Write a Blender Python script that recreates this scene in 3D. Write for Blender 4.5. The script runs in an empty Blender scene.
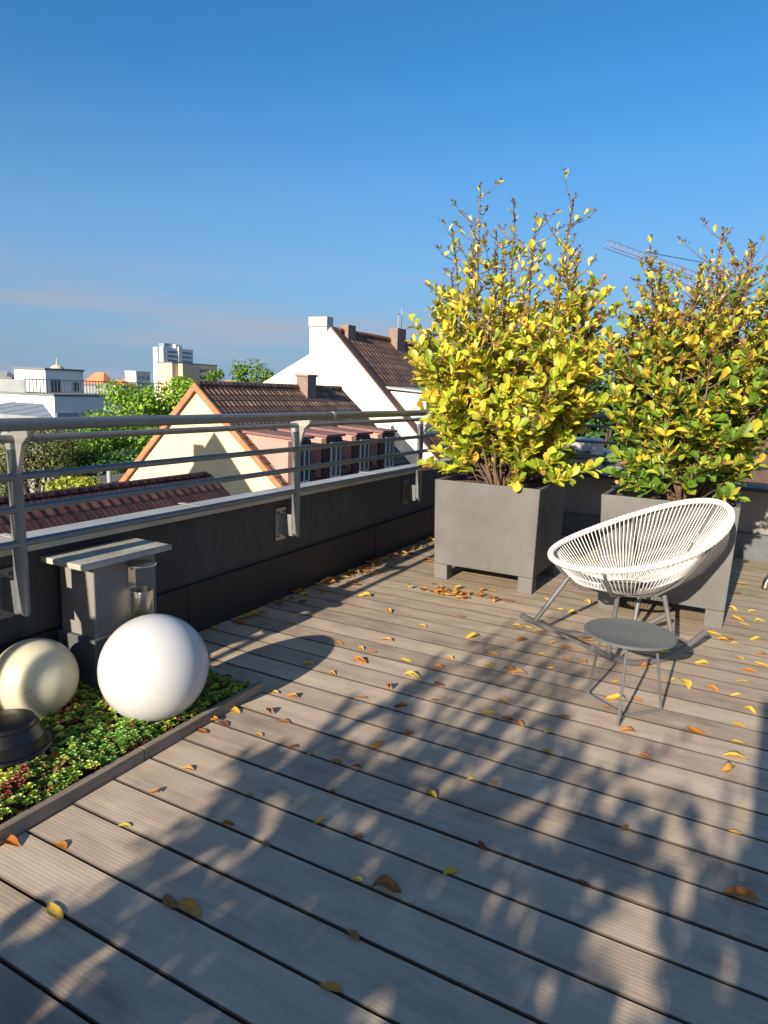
import bpy, bmesh, math, random
from mathutils import Vector, Matrix
C = bpy.context.scene
COL = C.collection
rad = math.radians
random.seed(7)

# ------------------------------------------------------------------ camera
F, PITCH, ROLL, YAW = 679.65, 0.177283, 0.0350979, 0.490205
EYE = Vector((0, 0, 1.5))
_f0 = Vector((-math.sin(YAW), math.cos(YAW), 0)); _r0 = Vector((math.cos(YAW), math.sin(YAW), 0)); _u0 = Vector((0, 0, 1))
FW = _f0*math.cos(PITCH) - _u0*math.sin(PITCH)
_up = _u0*math.cos(PITCH) + _f0*math.sin(PITCH)
RT = _r0*math.cos(ROLL) + _up*math.sin(ROLL)
UP = -_r0*math.sin(ROLL) + _up*math.cos(ROLL)
cam = bpy.data.cameras.new('camera'); co = bpy.data.objects.new('camera', cam); COL.objects.link(co)
co.matrix_world = Matrix(((RT.x, UP.x, -FW.x, EYE.x), (RT.y, UP.y, -FW.y, EYE.y), (RT.z, UP.z, -FW.z, EYE.z), (0, 0, 0, 1)))
cam.sensor_fit = 'HORIZONTAL'; cam.sensor_width = 36; cam.lens = F/768*36
cam.clip_start = 0.02; cam.clip_end = 6000
C.camera = co
C.render.resolution_x = 768; C.render.resolution_y = 1024

def at(px, py, ax, v):
    """point of the photo's pixel on the plane axis=v"""
    d = RT*(px-384) - UP*(py-512) + FW*F
    t = (v - EYE[ax])/d[ax]
    return EYE + d*t

# ------------------------------------------------------------------ world + sun
AZ, EL = 2.0, 21.0     # light travels towards +Y, a little +X
w = bpy.data.worlds.new('World'); C.world = w; w.use_nodes = True
nt = w.node_tree; nt.nodes.clear()
def N(nt, t, **k):
    n = nt.nodes.new(t)
    for a, b in k.items(): setattr(n, a, b)
    return n
sky = N(nt, 'ShaderNodeTexSky', sky_type='NISHITA'); sky.sun_disc = False
sky.sun_elevation = rad(EL); sky.sun_rotation = rad(180+AZ)
sky.air_density = 1.0; sky.dust_density = 0.6; sky.ozone_density = 2.5; sky.altitude = 300
tc = N(nt, 'ShaderNodeTexCoord')
sep = N(nt, 'ShaderNodeSeparateXYZ'); nt.links.new(tc.outputs['Generated'], sep.inputs[0])
mp = N(nt, 'ShaderNodeMapping'); mp.inputs['Scale'].default_value = (1.4, 1.4, 16)
nt.links.new(tc.outputs['Generated'], mp.inputs[0])
no = N(nt, 'ShaderNodeTexNoise'); no.inputs['Scale'].default_value = 1.7; no.inputs['Detail'].default_value = 5; no.inputs['Roughness'].default_value = .55
nt.links.new(mp.outputs[0], no.inputs[0])
cr = N(nt, 'ShaderNodeValToRGB'); cr.color_ramp.elements[0].position = .44; cr.color_ramp.elements[1].position = .72
nt.links.new(no.outputs[0], cr.inputs[0])
band = N(nt, 'ShaderNodeMapRange'); band.interpolation_type = 'SMOOTHSTEP'
band.inputs[1].default_value = .20; band.inputs[2].default_value = .06; band.inputs[3].default_value = 0; band.inputs[4].default_value = 1
nt.links.new(sep.outputs[2], band.inputs[0])
mu = N(nt, 'ShaderNodeMath', operation='MULTIPLY'); nt.links.new(cr.outputs[0], mu.inputs[0]); nt.links.new(band.outputs[0], mu.inputs[1])
mu2 = N(nt, 'ShaderNodeMath', operation='MULTIPLY'); nt.links.new(mu.outputs[0], mu2.inputs[0]); mu2.inputs[1].default_value = .85
tint = N(nt, 'ShaderNodeMixRGB', blend_type='MULTIPLY'); tint.inputs[0].default_value = 1.0
tint.inputs[2].default_value = (.42, 1.16, 1.58, 1)
nt.links.new(sky.outputs[0], tint.inputs[1])
mix = N(nt, 'ShaderNodeMixRGB'); hz = N(nt, 'ShaderNodeMapRange'); hz.interpolation_type = 'SMOOTHSTEP'
for i_, v_ in ((1, .42), (2, -.04), (3, 0), (4, .92)): hz.inputs[i_].default_value = v_
nt.links.new(sep.outputs[2], hz.inputs[0])
hmix = N(nt, 'ShaderNodeMixRGB'); nt.links.new(hz.outputs[0], hmix.inputs[0]); nt.links.new(tint.outputs[0], hmix.inputs[1]); hmix.inputs[2].default_value = (2.75, 3.75, 5.5, 1)
nt.links.new(mu2.outputs[0], mix.inputs[0]); nt.links.new(hmix.outputs[0], mix.inputs[1])
mix.inputs[2].default_value = (4.3, 4.4, 5.3, 1)
# the half of the sky round the sun is paler and warmer
sg = N(nt, 'ShaderNodeMapRange'); sg.interpolation_type = 'SMOOTHSTEP'
for i_, v_ in ((1, .0), (2, -.85), (3, 0), (4, .55)): sg.inputs[i_].default_value = v_
nt.links.new(sep.outputs[1], sg.inputs[0])
smix = N(nt, 'ShaderNodeMixRGB'); nt.links.new(sg.outputs[0], smix.inputs[0]); nt.links.new(mix.outputs[0], smix.inputs[1]); smix.inputs[2].default_value = (6.0, 5.1, 4.4, 1)
bg = N(nt, 'ShaderNodeBackground'); bg.inputs[1].default_value = .057
nt.links.new(smix.outputs[0], bg.inputs[0])
wo = N(nt, 'ShaderNodeOutputWorld'); nt.links.new(bg.outputs[0], wo.inputs[0])

sl = bpy.data.lights.new('sun', 'SUN'); sl.energy = 5.0; sl.angle = rad(.55); sl.color = (1, .87, .70)
so = bpy.data.objects.new('sun', sl); COL.objects.link(so)
trav = Vector((math.sin(rad(AZ))*math.cos(rad(EL)), math.cos(rad(AZ))*math.cos(rad(EL)), -math.sin(rad(EL))))
so.rotation_euler = trav.to_track_quat('-Z', 'Y').to_euler()
so.location = (0, -20, 20)
C.view_settings.view_transform = 'Standard'; C.view_settings.look = 'None'
C.view_settings.gamma = 1; C.view_settings.use_curve_mapping = False
C.view_settings.exposure = 0.84

# ------------------------------------------------------------------ materials
def mat(name, col, rough=.6, metal=0, var=.15, scale=6, bump=0, bscale=60, detail=4, col2=None, stretch=(1, 1, 1), trans=0, spec=.5, coat=0):
    m = bpy.data.materials.new(name); m.use_nodes = True; nt = m.node_tree
    b = nt.nodes['Principled BSDF']
    b.inputs['Roughness'].default_value = rough; b.inputs['Metallic'].default_value = metal
    b.inputs['Specular IOR Level'].default_value = spec
    if coat: b.inputs['Coat Weight'].default_value = coat
    t = N(nt, 'ShaderNodeTexCoord'); mp = N(nt, 'ShaderNodeMapping'); mp.inputs['Scale'].default_value = stretch
    nt.links.new(t.outputs['Object'], mp.inputs[0])
    n = N(nt, 'ShaderNodeTexNoise'); n.inputs['Scale'].default_value = scale; n.inputs['Detail'].default_value = detail; n.inputs['Roughness'].default_value = .6
    nt.links.new(mp.outputs[0], n.inputs[0])
    r = N(nt, 'ShaderNodeValToRGB'); r.color_ramp.elements[0].position = .3; r.color_ramp.elements[1].position = .7
    c2 = col2 if col2 else tuple(min(1, c*(1+var)) for c in col)
    c1 = tuple(c*(1-var) for c in col) if not col2 else col
    r.color_ramp.elements[0].color = (*c1, 1); r.color_ramp.elements[1].color = (*c2, 1)
    nt.links.new(n.outputs[0], r.inputs[0]); nt.links.new(r.outputs[0], b.inputs['Base Color'])
    if bump:
        n2 = N(nt, 'ShaderNodeTexNoise'); n2.inputs['Scale'].default_value = bscale; n2.inputs['Detail'].default_value = 3
        nt.links.new(mp.outputs[0], n2.inputs[0])
        bm_ = N(nt, 'ShaderNodeBump'); bm_.inputs['Strength'].default_value = bump; bm_.inputs['Distance'].default_value = .01
        nt.links.new(n2.outputs[0], bm_.inputs['Height']); nt.links.new(bm_.outputs[0], b.inputs['Normal'])
    return m

def leafmat(name, trans=.35, rough=.4):
    m = bpy.data.materials.new(name); m.use_nodes = True; nt = m.node_tree
    b = nt.nodes['Principled BSDF']; out = nt.nodes['Material Output']
    a = N(nt, 'ShaderNodeAttribute'); a.attribute_name = 'tone'
    t = N(nt, 'ShaderNodeTexCoord'); n = N(nt, 'ShaderNodeTexNoise'); n.inputs['Scale'].default_value = 35; n.inputs['Detail'].default_value = 3
    nt.links.new(t.outputs['Object'], n.inputs[0])
    mr = N(nt, 'ShaderNodeMapRange'); mr.inputs[1].default_value = .3; mr.inputs[2].default_value = .7; mr.inputs[3].default_value = .78; mr.inputs[4].default_value = 1.15
    nt.links.new(n.outputs[0], mr.inputs[0])
    mm = N(nt, 'ShaderNodeMixRGB', blend_type='MULTIPLY'); mm.inputs[0].default_value = 1
    nt.links.new(a.outputs['Color'], mm.inputs[1]); nt.links.new(mr.outputs[0], mm.inputs[2])
    nt.links.new(mm.outputs[0], b.inputs['Base Color']); b.inputs['Roughness'].default_value = rough
    b.inputs['Specular IOR Level'].default_value = .45
    tr = N(nt, 'ShaderNodeBsdfTranslucent'); nt.links.new(mm.outputs[0], tr.inputs[0])
    mx = N(nt, 'ShaderNodeMixShader'); mx.inputs[0].default_value = trans
    nt.links.new(b.outputs[0], mx.inputs[1]); nt.links.new(tr.outputs[0], mx.inputs[2]); nt.links.new(mx.outputs[0], out.inputs[0])
    return m

def deckmat():
    m = bpy.data.materials.new('weathered_deck'); m.use_nodes = True; nt = m.node_tree; L = nt.links.new
    b = nt.nodes['Principled BSDF']; b.inputs['Roughness'].default_value = .62; b.inputs['Specular IOR Level'].default_value = .35
    t = N(nt, 'ShaderNodeTexCoord'); s = N(nt, 'ShaderNodeSeparateXYZ'); L(t.outputs['Object'], s.inputs[0])
    # board number
    a1 = N(nt, 'ShaderNodeMath', operation='SUBTRACT'); L(s.outputs[1], a1.inputs[0]); a1.inputs[1].default_value = .003
    a2 = N(nt, 'ShaderNodeMath', operation='DIVIDE'); L(a1.outputs[0], a2.inputs[0]); a2.inputs[1].default_value = .1802
    a3 = N(nt, 'ShaderNodeMath', operation='FLOOR'); L(a2.outputs[0], a3.inputs[0])
    wn = N(nt, 'ShaderNodeTexWhiteNoise', noise_dimensions='1D'); L(a3.outputs[0], wn.inputs['W'])
    # long streaks
    cx = N(nt, 'ShaderNodeCombineXYZ'); 
    off = N(nt, 'ShaderNodeMath', operation='MULTIPLY_ADD'); L(wn.outputs[0], off.inputs[0]); off.inputs[1].default_value = 37; L(s.outputs[0], off.inputs[2])
    L(off.outputs[0], cx.inputs[0]); L(s.outputs[1], cx.inputs[1])
    mp = N(nt, 'ShaderNodeMapping'); mp.inputs['Scale'].default_value = (1.1, 16, 1); L(cx.outputs[0], mp.inputs[0])
    n1 = N(nt, 'ShaderNodeTexNoise'); n1.inputs['Scale'].default_value = 3; n1.inputs['Detail'].default_value = 6; n1.inputs['Roughness'].default_value = .65; L(mp.outputs[0], n1.inputs[0])
    # blotches
    mp2 = N(nt, 'ShaderNodeMapping'); mp2.inputs['Scale'].default_value = (1, 2.2, 1); L(cx.outputs[0], mp2.inputs[0])
    n2 = N(nt, 'ShaderNodeTexNoise'); n2.inputs['Scale'].default_value = 4.5; n2.inputs['Detail'].default_value = 5; L(mp2.outputs[0], n2.inputs[0])
    r = N(nt, 'ShaderNodeValToRGB'); e = r.color_ramp.elements
    e[0].position = .25; e[0].color = (.255, .195, .150, 1); e[1].position = .78; e[1].color = (.59, .49, .38, 1)
    x = e.new(.5); x.color = (.42, .34, .26, 1)
    ad = N(nt, 'ShaderNodeMath', operation='MULTIPLY_ADD'); L(n1.outputs[0], ad.inputs[0]); ad.inputs[1].default_value = .42
    m2 = N(nt, 'ShaderNodeMath', operation='MULTIPLY'); L(n2.outputs[0], m2.inputs[0]); m2.inputs[1].default_value = .58; L(m2.outputs[0], ad.inputs[2])
    wv = N(nt, 'ShaderNodeMath', operation='MULTIPLY_ADD'); L(wn.outputs[0], wv.inputs[0]); wv.inputs[1].default_value = .24; L(ad.outputs[0], wv.inputs[2])
    wv2 = N(nt, 'ShaderNodeMath', operation='SUBTRACT'); L(wv.outputs[0], wv2.inputs[0]); wv2.inputs[1].default_value = .12
    L(wv2.outputs[0], r.inputs[0])
    # fine ribbing
    sn = N(nt, 'ShaderNodeMath', operation='MULTIPLY'); L(s.outputs[1], sn.inputs[0]); sn.inputs[1].default_value = 2*math.pi/.0138
    si = N(nt, 'ShaderNodeMath', operation='SINE'); L(sn.outputs[0], si.inputs[0])
    dk = N(nt, 'ShaderNodeMapRange'); L(si.outputs[0], dk.inputs[0]); dk.inputs[1].default_value = -1; dk.inputs[2].default_value = .1; dk.inputs[3].default_value = .965; dk.inputs[4].default_value = 1.0
    mm = N(nt, 'ShaderNodeMixRGB', blend_type='MULTIPLY'); mm.inputs[0].default_value = 1; L(r.outputs[0], mm.inputs[1]); L(dk.outputs[0], mm.inputs[2])
    # mossy tinge near the wall end of the terrace
    n3 = N(nt, 'ShaderNodeTexNoise'); n3.inputs['Scale'].default_value = 1.3; n3.inputs['Detail'].default_value = 4; L(t.outputs['Object'], n3.inputs[0])
    mr = N(nt, 'ShaderNodeMapRange'); L(s.outputs[1], mr.inputs[0]); mr.inputs[1].default_value = 3.6; mr.inputs[2].default_value = 6.4; mr.inputs[3].default_value = 0; mr.inputs[4].default_value = .9
    mq = N(nt, 'ShaderNodeMath', operation='MULTIPLY'); L(mr.outputs[0], mq.inputs[0]); L(n3.outputs[0], mq.inputs[1])
    mo = N(nt, 'ShaderNodeMixRGB'); L(mq.outputs[0], mo.inputs[0]); L(mm.outputs[0], mo.inputs[1]); mo.inputs[2].default_value = (.27, .23, .11, 1)
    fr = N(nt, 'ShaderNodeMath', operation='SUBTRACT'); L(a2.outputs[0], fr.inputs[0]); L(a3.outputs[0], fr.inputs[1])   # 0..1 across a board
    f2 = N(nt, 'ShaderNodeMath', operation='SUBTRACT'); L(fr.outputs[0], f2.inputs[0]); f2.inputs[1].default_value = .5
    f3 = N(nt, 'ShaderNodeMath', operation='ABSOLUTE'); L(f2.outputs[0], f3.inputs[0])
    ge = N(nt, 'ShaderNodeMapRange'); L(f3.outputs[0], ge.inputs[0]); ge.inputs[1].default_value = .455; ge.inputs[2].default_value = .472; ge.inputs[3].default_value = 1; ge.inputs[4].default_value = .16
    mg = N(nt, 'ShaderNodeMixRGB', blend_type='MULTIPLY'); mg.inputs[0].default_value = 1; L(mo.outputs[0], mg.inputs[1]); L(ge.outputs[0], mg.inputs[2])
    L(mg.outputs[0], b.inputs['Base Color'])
    h = N(nt, 'ShaderNodeMath', operation='MULTIPLY_ADD'); L(n1.outputs[0], h.inputs[0]); h.inputs[1].default_value = .8; L(si.outputs[0], h.inputs[2])
    bp = N(nt, 'ShaderNodeBump'); bp.inputs['Strength'].default_value = .11; bp.inputs['Distance'].default_value = .001; L(h.outputs[0], bp.inputs['Height']); L(bp.outputs[0], b.inputs['Normal'])
    return m

def tilemat(name, c1, c2, mortar, tw=.3, th=.36, ax=(1, 0), bump=.6, slope=1.0):
    """roof tiles: columns along the ridge axis, rows down the slope"""
    m = bpy.data.materials.new(name); m.use_nodes = True; nt = m.node_tree; L = nt.links.new
    b = nt.nodes['Principled BSDF']; b.inputs['Roughness'].default_value = .75
    t = N(nt, 'ShaderNodeTexCoord'); s = N(nt, 'ShaderNodeSeparateXYZ'); L(t.outputs['Object'], s.inputs[0])
    c = N(nt, 'ShaderNodeCombineXYZ'); L(s.outputs[ax[0]], c.inputs[0])
    q = N(nt, 'ShaderNodeMath', operation='MULTIPLY'); L(s.outputs[ax[1]], q.inputs[0]); q.inputs[1].default_value = slope; L(q.outputs[0], c.inputs[1])
    br = N(nt, 'ShaderNodeTexBrick'); br.offset = .5
    br.inputs['Scale'].default_value = 1; br.inputs['Brick Width'].default_value = tw; br.inputs['Row Height'].default_value = th; br.inputs['Mortar Size'].default_value = .035; br.inputs['Mortar Smooth'].default_value = .3
    br.inputs['Color1'].default_value = (*c1, 1); br.inputs['Color2'].default_value = (*c2, 1); br.inputs['Mortar'].default_value = (*mortar, 1); br.inputs['Bias'].default_value = -.2
    L(c.outputs[0], br.inputs[0])
    n = N(nt, 'ShaderNodeTexNoise'); n.inputs['Scale'].default_value = 1.1; n.inputs['Detail'].default_value = 5; L(t.outputs['Object'], n.inputs[0])
    mr = N(nt, 'ShaderNodeMapRange'); L(n.outputs[0], mr.inputs[0]); mr.inputs[1].default_value = .3; mr.inputs[2].default_value = .7; mr.inputs[3].default_value = .65; mr.inputs[4].default_value = 1.3
    mm = N(nt, 'ShaderNodeMixRGB', blend_type='MULTIPLY'); mm.inputs[0].default_value = 1; L(br.outputs[0], mm.inputs[1]); L(mr.outputs[0], mm.inputs[2])
    L(mm.outputs[0], b.inputs['Base Color'])
    k = N(nt, 'ShaderNodeMath', operation='MULTIPLY'); L(s.outputs[ax[0]], k.inputs[0]); k.inputs[1].default_value = 2*math.pi/tw
    si = N(nt, 'ShaderNodeMath', operation='SINE'); L(k.outputs[0], si.inputs[0])
    k2 = N(nt, 'ShaderNodeMath', operation='MULTIPLY_ADD'); L(br.outputs['Fac'], k2.inputs[0]); k2.inputs[1].default_value = -1.2; L(si.outputs[0], k2.inputs[2])
    bp = N(nt, 'ShaderNodeBump'); bp.inputs['Strength'].default_value = bump; bp.inputs['Distance'].default_value = .05; L(k2.outputs[0], bp.inputs['Height']); L(bp.outputs[0], b.inputs['Normal'])
    return m

M = {}
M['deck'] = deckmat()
M['kerb'] = mat('kerb_board', (.24, .20, .16), .7, var=.3, scale=4, bump=.4, stretch=(12, 1, 12))
M['dark'] = mat('bitumen', (.012, .012, .013), .9, bump=.5)
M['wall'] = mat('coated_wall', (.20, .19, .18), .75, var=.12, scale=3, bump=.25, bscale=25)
M['wall_shaded'] = mat('shaded_coated_wall', (.050, .049, .050), .7, var=.32, scale=4, detail=8, bump=.2, bscale=25, stretch=(1, 2.2, .7))  # same coating as the end wall, left side's shade put into the colour
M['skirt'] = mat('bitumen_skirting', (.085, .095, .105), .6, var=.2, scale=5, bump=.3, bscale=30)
M['skirt_shaded'] = mat('shaded_bitumen_skirting', (.014, .015, .018), .55, var=.25, scale=5, bump=.3, bscale=30)  # skirting of the end wall again, darkened to paint in the left wall's shade
M['cap'] = mat('zinc_cap', (.44, .42, .37), .45, metal=.25, var=.15, scale=3, bump=.08, bscale=12)
M['pedcap'] = mat('weathered_cap', (.36, .35, .30), .6, var=.3, scale=7, bump=.2)
M['rail'] = mat('galvanised_paint', (.19, .20, .205), .40, metal=.45, var=.12, scale=14, bump=.06)
M['plate'] = mat('zinc_plate', (.45, .45, .42), .4, metal=.7, var=.15)
M['steel'] = mat('brushed_steel', (.80, .78, .74), .24, metal=1, var=.05, scale=40, stretch=(1, 1, 8))
M['screw'] = mat('screw', (.12, .12, .12), .4, metal=.8)
M['white_globe'] = mat('opal_globe', (.55, .555, .57), .28, var=.03, scale=3)
M['cream_globe'] = mat('aged_opal_globe', (.52, .485, .34), .32, col2=(.62, .585, .45), scale=3.5, detail=6)
def specks(m, col, sc=60, th=.10):
    nt = m.node_tree; b = nt.nodes['Principled BSDF']; src = b.inputs['Base Color'].links[0].from_socket
    t = N(nt, 'ShaderNodeTexCoord'); v = N(nt, 'ShaderNodeTexVoronoi'); v.inputs['Scale'].default_value = sc; nt.links.new(t.outputs['Object'], v.inputs[0])
    n = N(nt, 'ShaderNodeTexNoise'); n.inputs['Scale'].default_value = 5; nt.links.new(t.outputs['Object'], n.inputs[0])
    m1 = N(nt, 'ShaderNodeMapRange'); m1.inputs[1].default_value = th; m1.inputs[2].default_value = th*1.8; m1.inputs[3].default_value = 1; m1.inputs[4].default_value = 0; nt.links.new(v.outputs['Distance'], m1.inputs[0])
    m2 = N(nt, 'ShaderNodeMapRange'); m2.inputs[1].default_value = .48; m2.inputs[2].default_value = .62; nt.links.new(n.outputs[0], m2.inputs[0])
    m3 = N(nt, 'ShaderNodeMath', operation='MULTIPLY'); nt.links.new(m1.outputs[0], m3.inputs[0]); nt.links.new(m2.outputs[0], m3.inputs[1])
    mx = N(nt, 'ShaderNodeMixRGB'); nt.links.new(m3.outputs[0], mx.inputs[0]); nt.links.new(src, mx.inputs[1]); mx.inputs[2].default_value = (*col, 1); nt.links.new(mx.outputs[0], b.inputs['Base Color'])
for g_ in ('white_globe', 'cream_globe'):
    b_ = M[g_].node_tree.nodes['Principled BSDF']; b_.inputs['Subsurface Weight'].default_value = .6; b_.inputs['Subsurface Scale'].default_value = .12; b_.inputs['Subsurface Radius'].default_value = (1, 1, 1)
specks(M['cream_globe'], (.22, .18, .09), 30, .08); specks(M['white_globe'], (.36, .35, .32), 42, .05)
M['black_plastic'] = mat('black_plastic', (.004, .004, .005), .36, var=.3, scale=8)
M['concrete'] = mat('fibre_concrete', (.088, .086, .085), .72, col2=(.142, .139, .136), scale=2.6, detail=7, bump=.15, bscale=40)
M['soil'] = mat('potting_soil', (.05, .03, .018), .95, col2=(.20, .12, .06), scale=22, bump=1, bscale=50)
M['cord'] = mat('white_cord', (.72, .705, .68), .45, var=.06)
M['frame'] = mat('grey_powder_coat', (.145, .14, .138), .45, metal=.2, var=.1)
M['tabletop'] = mat('grey_powder_coat_top', (.135, .145, .155), .42, metal=.2, var=.08)
M['bark'] = mat('bark', (.10, .065, .04), .85, col2=(.20, .13, .09), scale=14)
M['leaf'] = leafmat('living_leaf', .30)
M['tree_leaf'] = leafmat('tree_leaf', .25, .55)
M['fallen'] = leafmat('fallen_leaf', .15, .8); M['fallen'].node_tree.nodes['Principled BSDF'].inputs['Specular IOR Level'].default_value = .15
M['sedum'] = leafmat('sedum', .15, .45)
M['trunk'] = mat('trunk', (.08, .06, .045), .9)
M['yellow'] = mat('cream_render', (.68, .58, .37), .85, var=.10, scale=.8, detail=8, stretch=(2, 2, .6))
M['pink'] = mat('pink_render', (.43, .25, .215), .8, var=.1, scale=1.5)
M['dormer_top'] = mat('dull_red_sheet', (.22, .11, .10), .7, var=.2)
M['orange_trim'] = mat('terracotta_verge', (.42, .18, .085), .75, var=.25, scale=3)
M['brown_frame'] = mat('brown_cladding', (.075, .035, .03), .7, var=.25)
M['window_white'] = mat('white_window_frame', (.72, .74, .76), .4, var=.03)
M['glass'] = mat('window_glass', (.05, .07, .08), .06, var=.3, scale=2, spec=.8)
M['white_render'] = mat('white_render', (.70, .67, .60), .85, var=.10, scale=.5, detail=8, stretch=(2, 2, .35))
M['white_cool'] = mat('white_painted_facade', (.80, .79, .77), .8, var=.03, scale=.2)
M['beige'] = mat('beige_facade', (.62, .48, .33), .8, var=.08, scale=.2)
M['zinc'] = mat('zinc_sheet', (.36, .39, .41), .45, metal=.3, var=.1, scale=.8)
M['brick'] = mat('chimney_brick', (.20, .13, .11), .85, col2=(.29, .21, .18), scale=7)
M['terracotta'] = tilemat('terracotta_tiles', (.50, .21, .12), (.40, .16, .09), (.18, .08, .05))
M['tile_yellow'] = tilemat('brown_pantiles', (.15, .085, .055), (.29, .18, .12), (.025, .015, .012), .27, .34, slope=1.3, bump=.6)
M['tile_red'] = tilemat('dark_red_tiles', (.060, .022, .018), (.12, .050, .040), (.020, .009, .008), .20, .26, slope=1.25, bump=.2)
M['tile_brown'] = tilemat('faded_brown_tiles', (.20, .105, .065), (.135, .075, .052), (.06, .035, .03), .5, .5, slope=1.4)
M['orange_roof'] = mat('orange_roof', (.55, .20, .09), .8, var=.15, scale=.1)
M['grey_roof'] = mat('grey_roof', (.17, .18, .19), .8, var=.1, scale=.2)
M['bluegrey'] = mat('blue_grey_panels', (.22, .27, .36), .5, var=.12, scale=.1)
M['ac'] = mat('light_grey_sheet', (.34, .35, .36), .5, metal=.2, var=.1)
M['ground'] = mat('city_ground', (.05, .07, .03), .9, col2=(.13, .12, .11), scale=.02, detail=6)
M['crane'] = mat('crane_paint', (.40, .34, .33), .6, var=.1)
M['paving'] = mat('roof_gravel', (.11, .105, .10), .9, var=.3, scale=40)

# ------------------------------------------------------------------ mesh helpers
class MB:
    def __init__(s): s.v = []; s.f = []; s.t = []
    def add(s, vs, fs, tone=None):
        o = len(s.v); s.v += [tuple(v) for v in vs]; s.f += [tuple(i+o for i in f) for f in fs]
        if tone is not None: s.t += [tone]*len(vs)
        return s
    def box(s, a, b):
        x0, y0, z0 = a; x1, y1, z1 = b
        return s.hexa([(x0, y0, z0), (x1, y0, z0), (x1, y1, z0), (x0, y1, z0), (x0, y0, z1), (x1, y0, z1), (x1, y1, z1), (x0, y1, z1)])
    def hexa(s, p):
        return s.add(p, [(0, 3, 2, 1), (4, 5, 6, 7), (0, 1, 5, 4), (1, 2, 6, 5), (2, 3, 7, 6), (3, 0, 4, 7)])
    def obox(s, c, ux, uy, uz, hx, hy, hz):
        c = Vector(c); ux = Vector(ux).normalized()*hx; uy = Vector(uy).normalized()*hy; uz = Vector(uz).normalized()*hz
        return s.hexa([c-ux-uy-uz, c+ux-uy-uz, c+ux+uy-uz, c-ux+uy-uz, c-ux-uy+uz, c+ux-uy+uz, c+ux+uy+uz, c-ux+uy+uz])
    def prism(s, poly, axis, a, b):
        """poly of 2-D points in the two other axes, extruded along axis from a to b"""
        def mk(p, t):
            if axis == 0: return (t, p[0], p[1])
            if axis == 1: return (p[0], t, p[1])
            return (p[0], p[1], t)
        n = len(poly)
        return s.add([mk(p, a) for p in poly]+[mk(p, b) for p in poly], [tuple(range(n)), tuple(range(2*n-1, n-1, -1))]+[(i, (i+1) % n, n+(i+1) % n, n+i) for i in range(n)])
    def tube(s, pts, r, seg=10, closed=False, caps=True):
        pts = [Vector(p) for p in pts]; n = len(pts)
        rs = r if isinstance(r, (list, tuple)) else [r]*n
        tang = []
        for i in range(n):
            a = pts[(i-1) % n] if (closed or i > 0) else pts[i]; b = pts[(i+1) % n] if (closed or i < n-1) else pts[i]
            tang.append((b-a).normalized())
        ref = Vector((0, 0, 1)) if abs(tang[0].z) < .9 else Vector((1, 0, 0))
        u = tang[0].cross(ref).normalized(); vs = []
        for i in range(n):
            u = (u - tang[i]*u.dot(tang[i])).normalized(); v = tang[i].cross(u)
            for k in range(seg):
                a = 2*math.pi*k/seg; vs.append(pts[i]+(u*math.cos(a)+v*math.sin(a))*rs[i])
        fs = []
        for i in range(n if closed else n-1):
            j = (i+1) % n
            for k in range(seg):
                l = (k+1) % seg; fs.append((i*seg+k, i*seg+l, j*seg+l, j*seg+k))
        if caps and not closed:
            fs.append(tuple(range(seg-1, -1, -1))); fs.append(tuple((n-1)*seg+k for k in range(seg)))
        return s.add(vs, fs)
    def lathe(s, prof, c=(0, 0, 0), seg=32):
        c = Vector(c); vs = []; n = len(prof)
        for (r, z) in prof:
            for k in range(seg):
                a = 2*math.pi*k/seg; vs.append(c+Vector((r*math.cos(a), r*math.sin(a), z)))
        fs = [(i*seg+k, i*seg+(k+1) % seg, (i+1)*seg+(k+1) % seg, (i+1)*seg+k) for i in range(n-1) for k in range(seg)]
        fs.append(tuple(range(seg-1, -1, -1))); fs.append(tuple((n-1)*seg+k for k in range(seg)))
        return s.add(vs, fs)
    def leaf(s, b, d, up, L, W, curl, tone, w1=.5, w2=.42, e=.72):
        d = Vector(d).normalized(); up = Vector(up); side = d.cross(up)
        if side.length < 1e-4: side = Vector((1, 0, 0))
        side.normalize(); up = side.cross(d).normalized(); b = Vector(b)
        m1 = b+d*L*.35-up*L*curl*.12; m2 = b+d*L*e-up*L*curl*.45; t = b+d*L*.98-up*L*curl
        k = up*W*.22
        return s.add([b, m1, m2, t, m1+side*W*w1+k*w1*2, m2+side*W*w2+k*w2*2, m1-side*W*w1+k*w1*2, m2-side*W*w2+k*w2*2],
                     [(0, 4, 1), (0, 1, 6), (1, 4, 5, 2), (1, 2, 7, 6), (2, 5, 3), (2, 3, 7)], tone)
    def leaf3(s, b, d, up, L, W, curl, tone):
        d = Vector(d).normalized(); up = Vector(up); side = d.cross(up)
        if side.length < 1e-4: side = Vector((1, 0, 0))
        side.normalize(); up = side.cross(d).normalized(); b = Vector(b); vs = [b]
        for (e, w_) in ((.28, .27), (.58, .50), (.84, .40)):
            m = b+d*L*e-up*L*curl*e*e; k = up*W*w_*.38
            vs += [m, m+side*W*w_+k, m-side*W*w_+k]
        vs.append(b+d*L-up*L*curl)
        return s.add(vs, [(0, 2, 1), (0, 1, 3), (1, 2, 5, 4), (1, 4, 6, 3), (4, 5, 8, 7), (4, 7, 9, 6), (7, 8, 10), (7, 10, 9)], tone)
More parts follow.
